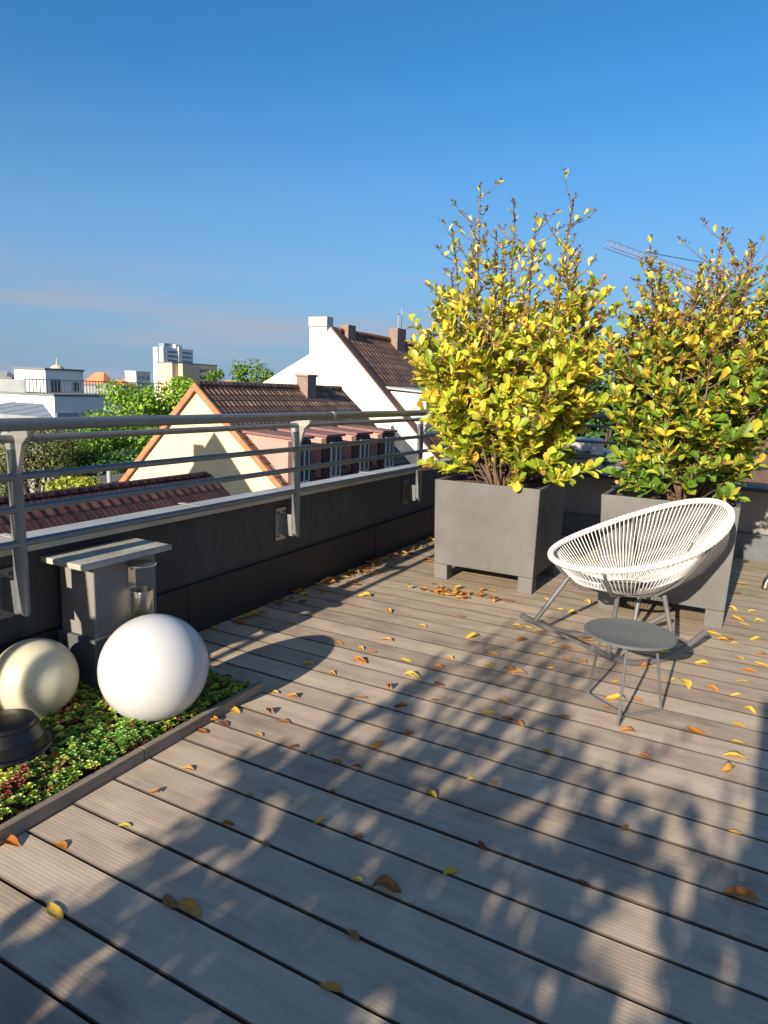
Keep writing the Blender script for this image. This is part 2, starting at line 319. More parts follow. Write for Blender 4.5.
    def build(s, name, m, parent=None, smooth=False, fix=True, bevel=0, origin=None):
        me = bpy.data.meshes.new(name)
        if origin: s.v = [(v[0]-origin[0], v[1]-origin[1], v[2]-origin[2]) for v in s.v]
        me.from_pydata(s.v, [], s.f); me.validate()
        if s.t:
            a = me.color_attributes.new('tone', 'FLOAT_COLOR', 'POINT')
            flat = []
            for t in s.t: flat += [t[0], t[1], t[2], 1]
            a.data.foreach_set('color', flat)
        if fix:
            bm = bmesh.new(); bm.from_mesh(me); bmesh.ops.recalc_face_normals(bm, faces=bm.faces); bm.to_mesh(me); bm.free()
        if smooth:
            me.polygons.foreach_set('use_smooth', [True]*len(me.polygons))
            me.set_sharp_from_angle(angle=rad(40))
        me.materials.append(m)
        o = bpy.data.objects.new(name, me); COL.objects.link(o)
        if parent: o.parent = parent
        if origin and not parent: o.location = origin
        if bevel:
            bv = o.modifiers.new('bevel', 'BEVEL'); bv.width = bevel; bv.segments = 2; bv.limit_method = 'ANGLE'
        return o
def tag(o, label=None, cat=None, group=None, kind=None):
    if label: o['label'] = label
    if cat: o['category'] = cat
    if group: o['group'] = group
    if kind: o['kind'] = kind
    return o
def thing(name, label, cat, loc=(0, 0, 0), group=None):
    o = bpy.data.objects.new(name, None); COL.objects.link(o); o.location = loc; o.empty_display_size = .1
    return tag(o, label, cat, group)
def B(a, b): return MB().box(a, b)
def children(o): return [c for c in bpy.data.objects if c.parent == o]
def copy_tree(o, parent=None):
    c = o.copy(); COL.objects.link(c)
    if parent: c.parent = parent
    for ch in children(o): copy_tree(ch, c)
    return c

# ================================================================== TERRACE (setting)
BP, Y0 = .1802, .003
mb = MB()
for k in range(-30, 41):
    y0 = .903+BP*(k-5)+.0042; y1 = y0+BP-.0084
    xl = -1.992 if y1 < 2.53 else -2.845
    jit = random.uniform(-.004, .003); dz = random.uniform(-.0012, .0012)
    c = .002
    prof = [(y0, -.028), (y1, -.028), (y1, -c+dz), (y1-c, dz), (y0+c, dz), (y0, -c+dz)]
    mb.prism(prof, 0, xl+jit, 5.2)
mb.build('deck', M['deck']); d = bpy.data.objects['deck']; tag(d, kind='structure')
tag(B((-2.95, -5, -.30), (5.4, 7.6, -.045)).build('terrace_floor', M['dark']), kind='structure')
tag(B((-3.05, -5, -13), (5.4, 7.6, -.31)).build('terrace_building', M['wall'], None), 'grey building block carrying the roof terrace', 'building')
tag(B((-2.845, -5, -.05), (-2.037, 2.515, .012)).build('bed_soil', M['soil']), kind='structure')
tag(MB().add([(-3500, -1500, -13), (2500, -1500, -13), (2500, 4500, -13), (-3500, 4500, -13)], [(0, 1, 2, 3)]).build('ground', M['ground'], fix=False), kind='structure')

# kerb boards of the planting bed
for (a, b, lab) in ((-2.0, 1.775, 'long weathered edging board of the planting bed, nearer the camera'), (1.779, 2.53, 'short weathered edging board beside the white globe at the bed\'s far end')):
    o = B((-2.028, a, -.03), (-1.998, b, .052)).build('edging_board', M['kerb'], bevel=.003); tag(o, lab, 'edging board', 'edging boards of the planting bed')
o = B((-2.845, 2.492, -.03), (-2.037, 2.528, .03)).build('edging_board', M['kerb'], bevel=.003)
tag(o, 'cross edging board closing the planting bed behind the white globe', 'edging board', 'edging boards of the planting bed')

# ------------------------------------------------------------------ parapets and railings
def parapet_left():
    t = thing('parapet_wall', 'long shaded parapet wall with pale metal cap along the left side of the terrace', 'wall', (-2.95, 0, 0))
    def P(mb, n, m, **k): o = mb.build(n, m, t, **k); o.location = (2.95, 0, 0); return o
    P(B((-3.03, -5, .0), (-2.875, 7.62, .729)), 'wall', M['wall_shaded'])
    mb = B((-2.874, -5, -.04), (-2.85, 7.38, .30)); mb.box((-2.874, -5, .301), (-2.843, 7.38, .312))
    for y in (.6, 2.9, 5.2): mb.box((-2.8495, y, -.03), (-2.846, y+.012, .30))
    P(mb, 'skirting', M['skirt_shaded'])
    mb = MB().prism([(-3.075, .722), (-3.075, .757), (-2.815, .765), (-2.811, .765), (-2.811, .728), (-2.816, .728), (-2.816, .757)], 1, -5, 7.5)
    mb.box((-3.076, 3.05, .7655), (-2.809, 3.09, .769)).box((-3.076, 5.25, .7655), (-2.809, 5.29, .769)).box((-3.076, 1.9, .7655), (-2.809, 1.94, .769))
    P(mb, 'cap', M['cap'], bevel=.002)
parapet_left()
def parapet_end():
    t = thing('parapet_wall', 'grey parapet wall closing the terrace behind the two planters', 'wall', (0, 7.45, 0))
    def P(mb, n, m, **k): o = mb.build(n, m, t, **k); o.location = (0, -7.45, 0); return o
    P(B((-2.93, 7.48, -.3), (5.4, 7.6, .66)), 'wall', M['wall'])
    mb = B((-2.845, 7.40, -.04), (5.2, 7.479, .235)); mb.box((-2.845, 7.393, .236), (5.2, 7.479, .247))
    P(mb, 'skirting', M['skirt'])
    P(B((-2.81, 7.37, .665), (5.4, 7.65, .70)), 'cap', M['skirt_shaded'], bevel=.003)
parapet_end()

def railing(name, label, pts, posts, ends):
    pass
RZ = (1.245, 1.085, .945, .795)
def post_parts(t, y):
    loc = Vector(t.location)
    def P(mb, n, m, par=t, **k):
        o = mb.build(n, m, par, **k); o.location = (-loc if par == t else Vector((0, 0, 0))); return o
    mb = MB(); px = -2.735
    # round post, lower end cut on a slant
    seg = 18; vs = []; r = .029
    for k in range(seg):
        a = 2*math.pi*k/seg; x = px+r*math.cos(a); yy = y+r*math.sin(a)
        vs.append((x, yy, .50-1.1*(x-px)))
    for k in range(seg):
        a = 2*math.pi*k/seg; vs.append((px+r*math.cos(a), y+r*math.sin(a), 1.20))
    fs = [(k, (k+1) % seg, seg+(k+1) % seg, seg+k) for k in range(seg)]+[tuple(range(seg-1, -1, -1)), tuple(range(seg, 2*seg))]
    mb.add(vs, fs)
    o = P(mb, 'post', M['rail'], smooth=True)
    # flared bracket to the handrail
    g = MB().prism([(px-.029, 1.14), (px+.029, 1.10), (px+.07, 1.225), (-2.585, 1.292), (-2.63, 1.300), (px-.05, 1.262)], 1, y-.012, y+.012)
    gg = g.build('bracket', M['plate'], o, bevel=.004)
    pl = B((-2.874, y-.055, .43), (-2.862, y+.055, .66)); pl.box((-2.862, y-.012, .47), (px-.02, y+.012, .62))
    pp = P(pl, 'wall_plate', M['plate'] if abs(y-3.82) < .1 else M['rail'], bevel=.002)
    for (dy, z) in ((-.035, .46), (.035, .46), (-.035, .63), (.035, .63)):
        s_ = MB().tube([(-2.8615, y+dy, z), (-2.854, y+dy, z)], .009, 8); s_.build('screw', M['screw'], pp)
t = thing('railing', 'grey tubular metal railing on brackets along the left parapet', 'railing', (-2.735, 1.8, .45))
def P(mb, n, m, **k): o = mb.build(n, m, t, **k); o.location = -Vector(t.location); return o
arc = [(-2.60, 6.92, 1.313), (-2.585, 7.02, 1.313), (-2.54, 7.09, 1.313), (-2.46, 7.13, 1.313)]
P(MB().tube([(-2.60, -5, 1.313), (-2.60, 4.06, 1.313)], .0265, 20), 'handrail', M['rail'], smooth=True)
P(MB().tube([(-2.60, 4.064, 1.313)]+arc, .0262, 20), 'handrail', M['rail'], smooth=True)
P(MB().tube([(-2.60, 4.045, 1.313), (-2.60, 4.075, 1.313)], .0285, 20), 'sleeve', M['plate'], smooth=True)
for z in RZ:
    P(MB().tube([(-2.725, -5, z), (-2.725, 7.02, z), (-2.70, 7.09, z), (-2.64, 7.13, z)], .0168, 14), 'rail', M['rail'], smooth=True)
for y in (-.25, 1.785, 3.82, 5.80): post_parts(t, y)
t = thing('railing', 'dark tubular railing above the end parapet, seen between the two shrubs', 'railing', (0, 7.2, .45))
P(MB().tube([(-2.46, 7.13, 1.313), (5.2, 7.13, 1.313)], .0265, 16), 'handrail', M['rail'], smooth=True)
for z in RZ: P(MB().tube([(-2.64, 7.13, z-.03), (5.2, 7.13, z-.03)], .0145, 10), 'rail', M['rail'], smooth=True)
for x in (-.9, 1.2, 3.3): P(MB().tube([(x, 7.16, .4), (x, 7.16, 1.29)], .028, 14).box((x-.03, 7.16, .45), (x+.03, 7.478, .6)), 'post', M['rail'], smooth=True)

# ------------------------------------------------------------------ pedestal, ashtray, globes
t = thing('vent_pedestal', 'square grey vent pedestal with ribbed cap standing in the bed against the parapet', 'pedestal', (-2.72, 2.2, 0))
def P(mb, n, m, **k): o = mb.build(n, m, t, **k); o.location = -Vector(t.location); return o
P(B((-2.84, 2.045, .0), (-2.60, 2.42, .655)), 'body', M['wall'], bevel=.006)
P(B((-2.842, 2.02, .0), (-2.578, 2.44, .305)), 'skirting', M['skirt'], bevel=.004)
cp = B((-2.845, 1.955, .657), (-2.55, 2.485, .684))
P(cp, 'cap', M['pedcap'], bevel=.004)

t = thing('wall_ashtray', 'small brushed steel ashtray with round lid mounted on the grey pedestal', 'ashtray', (-2.54, 2.24, .38))
def P(mb, n, m, **k): o = mb.build(n, m, t, **k); o.location = -Vector(t.location); return o
cx_, cy_ = -2.532, 2.262
prof = [(.058, .375), (.060, .378), (.060, .505), (.056, .505), (.056, .385)]
mb = MB(); seg = 36; c0 = Vector((cx_, cy_, 0))
P(MB().lathe(prof, (cx_, cy_, 0), 36), 'cup', M['steel'], smooth=True)
P(B((-2.599, cy_-.022, .40), (-2.5945, cy_+.022, .632)), 'back_plate', M['steel'])
P(MB().lathe([(.070, .628), (.072, .630), (.072, .634), (.070, .636)], (cx_+.005, cy_, 0), 36), 'lid', M['steel'], smooth=True)
for z in (.60, .46): P(MB().tube([(-2.5944, cy_, z), (-2.591, cy_, z)], .006, 8), 'screw', M['screw'])

def globe(c, r, m, name, label, foot=.06):
    t = thing(name, label, 'globe lamp', (c[0], c[1], 0), 'garden globe lamps in the planting bed')
    prof = [(max(.0005, r*math.cos(a)), r*math.sin(a)) for a in [rad(-90+180*i/40) for i in range(41)]]
    o = MB().lathe(prof, (0, 0, 0), 64).build('shade', m, t, smooth=True); o.location = (0, 0, c[2])
    o = MB().lathe([(foot, -.03), (foot, .02), (foot*.9, .03)], (0, 0, 0), 24).build('base', M['black_plastic'], t, smooth=True)
    o.location = (0, 0, .03)
globe((-2.202, 2.027, .263), .233, M['white_globe'], 'globe_lamp', 'large bright white globe lamp beside the edging board')
globe((-2.632, 1.752, .207), .176, M['cream_globe'], 'globe_lamp', 'smaller yellowed cream globe lamp with specks at the left edge')
# black lamp cap
t = thing('roof_vent', 'black plastic domed roof vent with flange at the left edge of the bed', 'roof vent', (-2.375, 1.455, 0))
MB().lathe([(.115, 0), (.115, .09), (.105, .10)], seg=40).build('base', M['black_plastic'], t, smooth=True)
MB().lathe([(.150, .098), (.154, .104), (.150, .112), (.138, .116), (.130, .150), (.126, .152), (.122, .158), (.108, .196), (.102, .198), (.098, .212), (.092, .215), (.03, .217), (.005, .217)], seg=48).build('dome', M['black_plastic'], t, smooth=True)

# ------------------------------------------------------------------ sedum ground cover
mb = MB()
rs = random.Random(3)
pal = [(.20, .30, .04), (.30, .36, .06), (.10, .19, .03), (.36, .36, .08), (.07, .13, .03)]
pal2 = [(.12, .25, .05), (.16, .30, .06), (.10, .17, .03)]
red = [(.22, .06, .04), (.28, .12, .06), (.16, .05, .035)]
n = 0
while n < 6500:
    x = rs.uniform(-2.84, -2.035); y = rs.uniform(.2, 2.48)
    if (x+2.375)**2+(y-1.455)**2 < .013: continue
    if x < -2.575 and 2.02 < y < 2.44: continue
    edge = min(1, (-2.03-x)/.12)
    v = math.sin(x*9+2)*math.cos(y*7)+.6*math.sin(x*23+y*17)
    h = (.044+.024*abs(v)+rs.uniform(0, .026))*(.85+.15*edge)
    if y > 2.25: h *= .8
    g = rs.random()
    brightz = math.exp(-(((x+2.15)/.16)**2+((y-1.72)/.16)**2))
    if rs.random() < brightz*1.2: base = rs.choice(pal2)
    elif v < -1.4 or g < .06: base = rs.choice(red)
    else: base = rs.choice(pal)
    k = rs.uniform(1.15, 2.0); tone = tuple(c*k for c in base)
    r = rs.uniform(.006, .021); m_ = rs.choice((5, 6, 7)); a0 = rs.uniform(0, 6.28)
    tilt = Vector((rs.uniform(-.5, .5), rs.uniform(-.5, .5), 1)).normalized()
    for lay in range(2):
        for q in range(m_):
            a = a0+q*2*math.pi/m_+lay*.5
            d_ = Vector((math.cos(a), math.sin(a), .25+.9*lay))+tilt*.2
            mb.leaf((x, y, h-.004+.004*lay), d_, tilt, r*(1.2-.4*lay), r*.75, .1, tone)
    if rs.random() < .25: mb.tube([(x, y, .0), (x, y, h)], .0022, 4); mb.t += [(.12, .07, .04)]*8
    n += 1
for i in range(420):      # dead bits, dry stems and little fallen leaves among the rosettes
    x = rs.uniform(-2.82, -2.04); y = rs.uniform(.2, 2.46); z = rs.uniform(.045, .085)
    if (x+2.375)**2+(y-1.455)**2 < .02 or (x < -2.56 and 2.0 < y < 2.45): continue
    d_ = (rs.uniform(-1, 1), rs.uniform(-1, 1), rs.uniform(-.1, .6))
    tn = rs.choice([(.34, .19, .09), (.24, .12, .06), (.42, .30, .14), (.16, .09, .05)])
    if rs.random() < .5: mb.leaf((x, y, z), d_, (0, 0, 1), rs.uniform(.018, .045), rs.uniform(.008, .02), .2, tn)
    else:
        e = (x+d_[0]*.03, y+d_[1]*.03, z+rs.uniform(.01, .045)); mb.tube([(x, y, z-.03), e], .0016, 4); mb.t += [tn]*8
tag(mb.build('sedum', M['sedum'], fix=False), 'low green and reddish sedum covering the planting bed', 'ground cover', kind='stuff')

# ------------------------------------------------------------------ planters
def planter(name, label, xb, yb, top, w_top, h, soilz=.045):
    """xb,yb = bottom (x0,x1),(y0,y1); top = same at the rim"""
    t = thing(name, label, 'planter', ((xb[0]+xb[1])/2, (yb[0]+yb[1])/2, 0), 'grey concrete planters')
    off = -Vector(t.location)
    f = .125
    def lerp(z, i, ax):
        b = (xb, yb)[ax][i]; tt = (top[0], top[1])[ax][i]; return b+(tt-b)*z/h
    def ring(z, inset=0):
        return [(lerp(z, 0, 0)+inset, lerp(z, 0, 1)+inset, z), (lerp(z, 1, 0)-inset, lerp(z, 0, 1)+inset, z), (lerp(z, 1, 0)-inset, lerp(z, 1, 1)-inset, z), (lerp(z, 0, 0)+inset, lerp(z, 1, 1)-inset, z)]
    w = .03
    a, b, c, d = ring(f), ring(h), ring(h, w), ring(h-.3, w)
    vs = a+b+c+d; fs = [(3, 2, 1, 0), (12, 13, 14, 15)]
    for k in range(3):
        for i in range(4):
            j = (i+1) % 4; fs.append((k*4+i, k*4+j, k*4+4+j, k*4+4+i))
    o = MB().add(vs, fs).build('tub', M['concrete'], t, bevel=.007); o.location = off
    s = .115
    for (ix, iy) in ((0, 0), (1, 0), (1, 1), (0, 1)):
        p = []
        for z in (0, f-.001):
            x = lerp(z, ix, 0); y = lerp(z, iy, 1); sx = s if ix == 0 else -s; sy = s if iy == 0 else -s
            xs = sorted((x, x+sx)); ys = sorted((y, y+sy))
            p += [(xs[0], ys[0], z), (xs[1], ys[0], z), (xs[1], ys[1], z), (xs[0], ys[1], z)]
        o = MB().hexa(p).build('foot', M['concrete'], t, bevel=.004); o.location = off
    q = ring(h-soilz, w+.002); q2 = ring(h-.28, w+.002)
    mb = MB().hexa(q2+q)
    o = mb.build('soil', M['soil'], t); o.location = off
    return t
planter('planter', 'square grey concrete planter on feet in the corner by the left railing', (-2.165, -1.348), (4.965, 5.75), ((-2.19, -1.335), (4.945, 5.77)), 0, .815)
planter('planter', 'square grey concrete planter behind the white rocking chair', (-.843, -.032), (4.915, 5.62), ((-.885, -.012), (4.885, 5.66)), 0, .835)

# ------------------------------------------------------------------ shrubs
def shrub(name, label, c, z0, seed, height, spread, dense_h, n_stems, colf, cover=1.0, shoots=15, tips=True, lsize=(.075, .13), group='yellowing shrubs in the grey planters'):
    rs = random.Random(seed); t = thing(name, label, 'shrub', (c[0], c[1], z0), group)
    wood = MB(); lv = MB(); up = Vector((0, 0, 1))
    def leafrow(a, b, dens, hfac, zrel):
        d = (b-a); L = d.length; d = d.normalized(); n = max(2, int(L/.026*dens)); ph = rs.uniform(0, 6)
        for i in range(n):
            s = .18+.82*(i+rs.random()*.6)/n
            p = a+(b-a)*min(s, 1); ph += 2.4
            o1 = d.orthogonal().normalized(); o2 = d.cross(o1)
            out = o1*math.cos(ph)+o2*math.sin(ph)
            ld = (d*rs.uniform(.4, 1.1)+out*rs.uniform(.6, 1)+up*rs.uniform(.0, .7)).normalized()
            L2 = rs.uniform(*lsize)*(1 if rs.random() > .2 else .6)*hfac*(1.08-.42*min(1, p.z/height))
            lv.leaf3(p, ld, (up+d*.6+Vector((rs.uniform(-.5, .5), rs.uniform(-.9, .2), rs.uniform(-.3, .3)))), L2, L2*rs.uniform(.50, .68), rs.uniform(-.15, .3), colf(rs, p.z/height, zrel))
    for i in range(n_stems):
        az = 2*math.pi*(i+rs.uniform(-.4, .4))/n_stems*1.618*3
        u = rs.random()
        hh = height*(.50+.50*rs.random()**1.3) if i > 5 else height*rs.uniform(.85, 1.0)
        q_ = math.sqrt(rs.uniform(.02, 1)); sp = spread*.97*q_
        hh = height*(.40+.56*(1-q_**1.7))*rs.uniform(.82, 1.04)
        if i < 6: sp = spread*rs.uniform(.15, .78); hh = height*(1.0-.16*rs.random()-.12*sp/spread)
        base = Vector((math.cos(az)*rs.uniform(.02, .13), math.sin(az)*rs.uniform(.02, .13), 0))
        tip = Vector((math.cos(az)*sp, math.sin(az)*sp, hh))
        n = 9; pts = []
        for k in range(n+1):
            s = k/n; p = base.lerp(tip, s); bow = math.sin(s*math.pi)*.10*spread*q_
            p += Vector((math.cos(az), math.sin(az), 0))*bow + Vector((rs.uniform(-1, 1), rs.uniform(-1, 1), 0))*.014
            pts.append(p)
        wood.tube(pts, [.011*(1-.78*k/n)+.0012 for k in range(n+1)], 5)
        for j in range(shoots):
            s = .10+.88*(j+rs.random())/shoots; k = min(n-1, int(s*n)); p = pts[k].lerp(pts[k+1], s*n-k)
            zr = p.z/height
            a2 = az+rs.uniform(-2.2, 2.2) if rs.random() < .75 else rs.uniform(0, 6.28)
            # shoot length keeps the crown inside its egg shape
            rmax = spread*(.60+.42*math.sin(min(1, zr/.28)*math.pi/2) - .42*max(0, zr-.45)/.55)
            ln = rs.uniform(.20, .52)*(1.05-.55*zr)
            tgt = p+Vector((math.cos(a2), math.sin(a2), 0))*ln*rs.uniform(.5, 1)+up*ln*rs.uniform(.15, .9)
            rr = math.hypot(tgt.x, tgt.y)
            if rr > rmax: tgt.x *= rmax/rr; tgt.y *= rmax/rr
            if tgt.z < .02: tgt.z = rs.uniform(.02, .2)
            mid = p.lerp(tgt, .5)+Vector((0, 0, -.02))
            wood.tube([p, mid, tgt], [.0042, .003, .0016], 4)
            dens = cover if zr*height < dense_h else cover*max(.13, 1-1.5*(zr*height-dense_h)/(height-dense_h))
            leafrow(p, tgt, dens, 1 if zr*height < dense_h else .85, zr)
            if zr > .45 or rs.random() < .2:
                for q in range(rs.randint(5, 11)):
                    dd = Vector((rs.uniform(-.7, .7), rs.uniform(-.7, .7), rs.uniform(.4, 1)))
                    tn = rs.choice([(.26, .15, .08), (.32, .20, .10), (.20, .10, .06)])
                    lv.leaf(tgt.lerp(p, q*.035)+Vector((rs.uniform(-.006, .006), rs.uniform(-.006, .006), 0)), dd, up, rs.uniform(.016, .04), .014, .2, tn)
        a, b = pts[-3], pts[-1]
        for q in range(34):
            s = q/34; p = pts[-3].lerp(pts[-1], s)
            dd = Vector((rs.uniform(-.8, .8), rs.uniform(-.8, .8), rs.uniform(.3, 1)))
            lv.leaf(p, dd, up, rs.uniform(.02, .045), .016, .2, rs.choice([(.26, .15, .08), (.34, .24, .10), (.20, .10, .06)]))
        leafrow(pts[-4], pts[-1], .22*cover, .8, .9)
    # skirt of low shoots hanging over the rim
    for i in range(24):
        az = rs.uniform(0, 6.28); r0 = rs.uniform(.05, .2); L = spread*rs.uniform(.45, .95)
        a = Vector((math.cos(az)*r0, math.sin(az)*r0, .02)); b = Vector((math.cos(az)*L, math.sin(az)*L, rs.uniform(.08, .40)))
        wood.tube([a, a.lerp(b, .5)+Vector((0, 0, .06)), b], [.005, .004, .002], 4)
        leafrow(a.lerp(b, .35), b, cover*1.3, 1, 0)
    w_ = wood.build('stems', M['bark'], t, fix=False)
    l_ = lv.build('leaves', M['leaf'], t, fix=False)
    return t
def col_yellow(rs, h, z):
    r = rs.random(); k = rs.uniform(.8, 1.15)
    yel = .30+.75*h
    if r < .05+.10*h: c = rs.choice([(.66, .36, .05), (.50, .28, .08), (.72, .48, .06)])
    elif r < yel: c = rs.choice([(.72, .60, .06), (.64, .58, .07), (.76, .62, .07), (.56, .55, .06)])
    else: c = rs.choice([(.42, .50, .04), (.32, .42, .035), (.50, .54, .05), (.24, .33, .03)])
    return tuple(min(1, x*k) for x in c)
def col_mixed(rs, h, z):
    r = rs.random(); k = rs.uniform(.75, 1.15)
    if r < .03+.30*max(0, h-.35): c = rs.choice([(.46, .26, .08), (.34, .17, .08), (.60, .36, .08)])
    elif r < .10+.70*h: c = rs.choice([(.68, .54, .05), (.60, .50, .06), (.74, .56, .05)])
    elif r < .28+.9*h: c = rs.choice([(.34, .42, .04), (.27, .37, .035), (.40, .44, .05)])
    else: c = rs.choice([(.10, .20, .025), (.14, .26, .03), (.19, .31, .035)])
    return tuple(min(1, x*k) for x in c)
shrub('potted_shrub', 'tall bright yellow shrub in the planter by the left railing', (-1.76, 5.34), .775, 11, 2.42, .80, .90, 36, col_yellow, cover=1.3, shoots=21, lsize=(.075, .125))
shrub('potted_shrub', 'green and yellow shrub in the planter behind the rocking chair', (-.37, 5.23), .79, 23, 2.02, .62, 1.1, 36, col_mixed, cover=1.35, shoots=21, lsize=(.06, .10))
# the same planting behind the camera: it throws the shade on the near boards
def col_off(rs, h, z): return col_mixed(rs, h, z)
for (x, y, sd, hh, sp, lab, lab2) in ((-1.20, -2.3, 31, 2.10, .62, 'grey planter behind the viewer at the left', 'shrub behind the viewer at the left'),
                                 (-.36, -2.4, 47, 1.50, .68, 'grey planter behind the viewer in the middle', 'shrub behind the viewer in the middle')):
    planter('planter', lab, (x-.38, x+.38), (y-.36, y+.36), ((x-.41, x+.41), (y-.39, y+.39)), 0, .70)
    shrub('potted_shrub', lab2, (x, y), .66, sd, hh, sp, 1.0, 15, col_off, cover=1.1, shoots=13, lsize=(.08, .13))
o = B((.03, -1.25, 0), (.33, -.95, 1.84)).build('shadow_block', M['wall'], bevel=.01)  # added out of view to cast the shadow of the person with the camera
tag(o, 'tall grey block added unseen behind the viewer to cast a person shadow', 'shadow caster')

# ------------------------------------------------------------------ rocking chair
CC = Vector((-.55, 4.373, .669)); CA, CB, CT, CP, C2 = .559, .449, .333, .873, .028
dv = Vector((math.sin(CP), math.cos(CP), 0)); wv = Vector((math.cos(CP), -math.sin(CP), 0))
def rimp(a): return CC+(dv*math.cos(CT)+Vector((0, 0, math.sin(CT))))*CA*math.cos(a)+wv*CB*math.sin(a)+Vector((0, 0, C2*math.cos(2*a)))
BC = Vector((-.56, 4.35, .335))
def basep(a): return BC+dv*.175*math.cos(a)+wv*.15*math.sin(a)
t = thing('rocking_chair', 'white corded oval rocking chair on grey steel runners', 'chair', (-.58, 4.3, 0))
def P(mb, n, m, par=None, **k):
    o = mb.build(n, m, par or t, **k)
    if par is None: o.location = -Vector(t.location)
    return o
rim_o = P(MB().tube([rimp(2*math.pi*i/96) for i in range(96)], .0165, 12, closed=True), 'rim', M['cord'], smooth=True)
mb = MB()
nC = 114
for i in range(nC):
    a = 2*math.pi*i/nC
    ab = a+.10*math.sin(2*a)
    r1 = rimp(a); b1 = basep(ab); down = Vector((0, 0, -.012))
    mid = r1.lerp(b1, .5)+Vector((0, 0, -.035))+(r1-CC)*.05
    mb.tube([r1+down, r1.lerp(mid, .55)+Vector((0,0,-.006)), mid, mid.lerp(b1, .5)+Vector((0,0,-.006)), b1], .0032, 5)
    # wrap on the rim
    tn = (rimp(a+.01)-rimp(a-.01)).normalized()
P(mb, 'cord_seat', M['cord'], smooth=True)
mb = MB()
for i in range(nC):
    a = 2*math.pi*i/nC; tn = (rimp(a+.01)-rimp(a-.01)).normalized()
    mb.tube([rimp(a)-tn*.008, rimp(a)+tn*.008], .0195, 10)
mb.build('cord_wrap', M['cord'], rim_o, smooth=True)
P(MB().tube([basep(2*math.pi*i/48) for i in range(48)], .0125, 10, closed=True), 'base_ring', M['frame'], smooth=True)
# runners
def bez(a, b, sag, n=22, side=Vector((0, 0, 0))):
    a = Vector(a); b = Vector(b); out = []
    for i in range(n+1):
        s = i/n; p = a.lerp(b, s); q = 4*s*(1-s); p.z -= sag*q; p += side*q; out.append(p)
    return out
Af, Ar, Bf, Br = Vector((-1.132, 3.975, .158)), Vector((-.351, 4.54, .152)), Vector((-.636, 3.66, .156)), Vector((-.11, 4.33, .155))
runA = bez(Af, Ar, .138); runB = bez(Bf, Br, .138)
P(MB().tube(runA, .0175, 12), 'runner', M['frame'], smooth=True)
P(MB().tube(runB, .0175, 12), 'runner', M['frame'], smooth=True)
P(MB().tube([runA[3], runB[3]], .011, 8), 'cross_bar', M['frame'], smooth=True)
P(MB().tube([runA[19], runB[19]], .011, 8), 'cross_bar', M['frame'], smooth=True)
for rn, (i0, i1), s in ((runA, (2, 17), -1), (runB, (3, 16), 1)):
    for idx, fb in ((i0, -1), (i1, 1)):
        a = math.atan2(s*.15*.8, fb*.175*.75)
        top = BC+dv*.155*fb+wv*.13*s*.9
        if fb == -1 and s == -1: top = rimp(math.pi).lerp(basep(math.pi), .27)+Vector((0, 0, -.045))
        P(MB().tube([rn[idx], top], .0145, 10), 'leg', M['frame'], smooth=True)
# flat support bars from the base ring up to the rim
for a in (math.pi, math.pi-.75, math.pi+.75, 1.15, -1.15, .0):
    r1 = rimp(a)+Vector((0, 0, -.02)); b1 = basep(a)+Vector((0, 0, -.012))
    mid = r1.lerp(b1, .55)+Vector((0, 0, -.06))
    P(MB().tube([r1, r1.lerp(mid, .6)+Vector((0, 0, -.015)), mid, b1], .0105, 8), 'support_bar', M['frame'], smooth=True)
# ------------------------------------------------------------------ side table
t = thing('side_table', 'small round dark grey metal table in front of the rocking chair', 'table', (-.415, 3.31, 0))
top = MB().lathe([(.209, .386), (.212, .389), (.212, .397), (.209, .400), (.203, .401), (.199, .3985), (.02, .398)], (.006, .0, 0), 72).build('tabletop', M['tabletop'], t, smooth=True)
vL, vF, vR = [Vector((p[0]+.415, p[1]-3.31, .008)) for p in ((-.590, 3.389), (-.395, 3.112), (-.240, 3.403))]
tL, tF, tR = [Vector((p[0]+.415, p[1]-3.31, .382)) for p in ((-.535, 3.30), (-.40, 3.19), (-.285, 3.30))]
cen = Vector((.003, -.01, .008))
hub = Vector((-.385+.415, 3.24-3.31, .008))
def bent(topp, v, end):
    q = v.lerp(end, .07); q0 = v.lerp(topp, .04)
    return [topp, q0, v.lerp((q+q0)/2, .5), q, end]
for tp, v in ((tL, vL), (tF, vF), (tR, vR)):
    MB().tube(bent(tp, v, hub if v is not vF else hub+Vector((0, .02, 0))), .0068, 8).build('leg', M['tabletop'], t, smooth=True)
MB().tube([(tL.x, tL.y, .376), (tF.x, tF.y, .376), (tR.x, tR.y, .376)], .006, 8, closed=True).build('top_frame', M['tabletop'], t, smooth=True)

# ------------------------------------------------------------------ bent tube at the right edge
t = thing('lounger_leg', 'curved bright steel tube foot at the right edge of the deck', 'furniture leg', (.24, 6.2, 0))
pts = []
for i in range(15):
    a = math.pi*i/14; pts.append((.215-.215*math.cos(a)-.01, .0, .024+.17*math.sin(a)**.8))
MB().tube(pts, .026, 16).build('hoop', M['steel'], t, smooth=True)
MB().tube([(0.205, 0, .195), (.205, .9, .195)], .022, 14).build('bar', M['steel'], t, smooth=True)

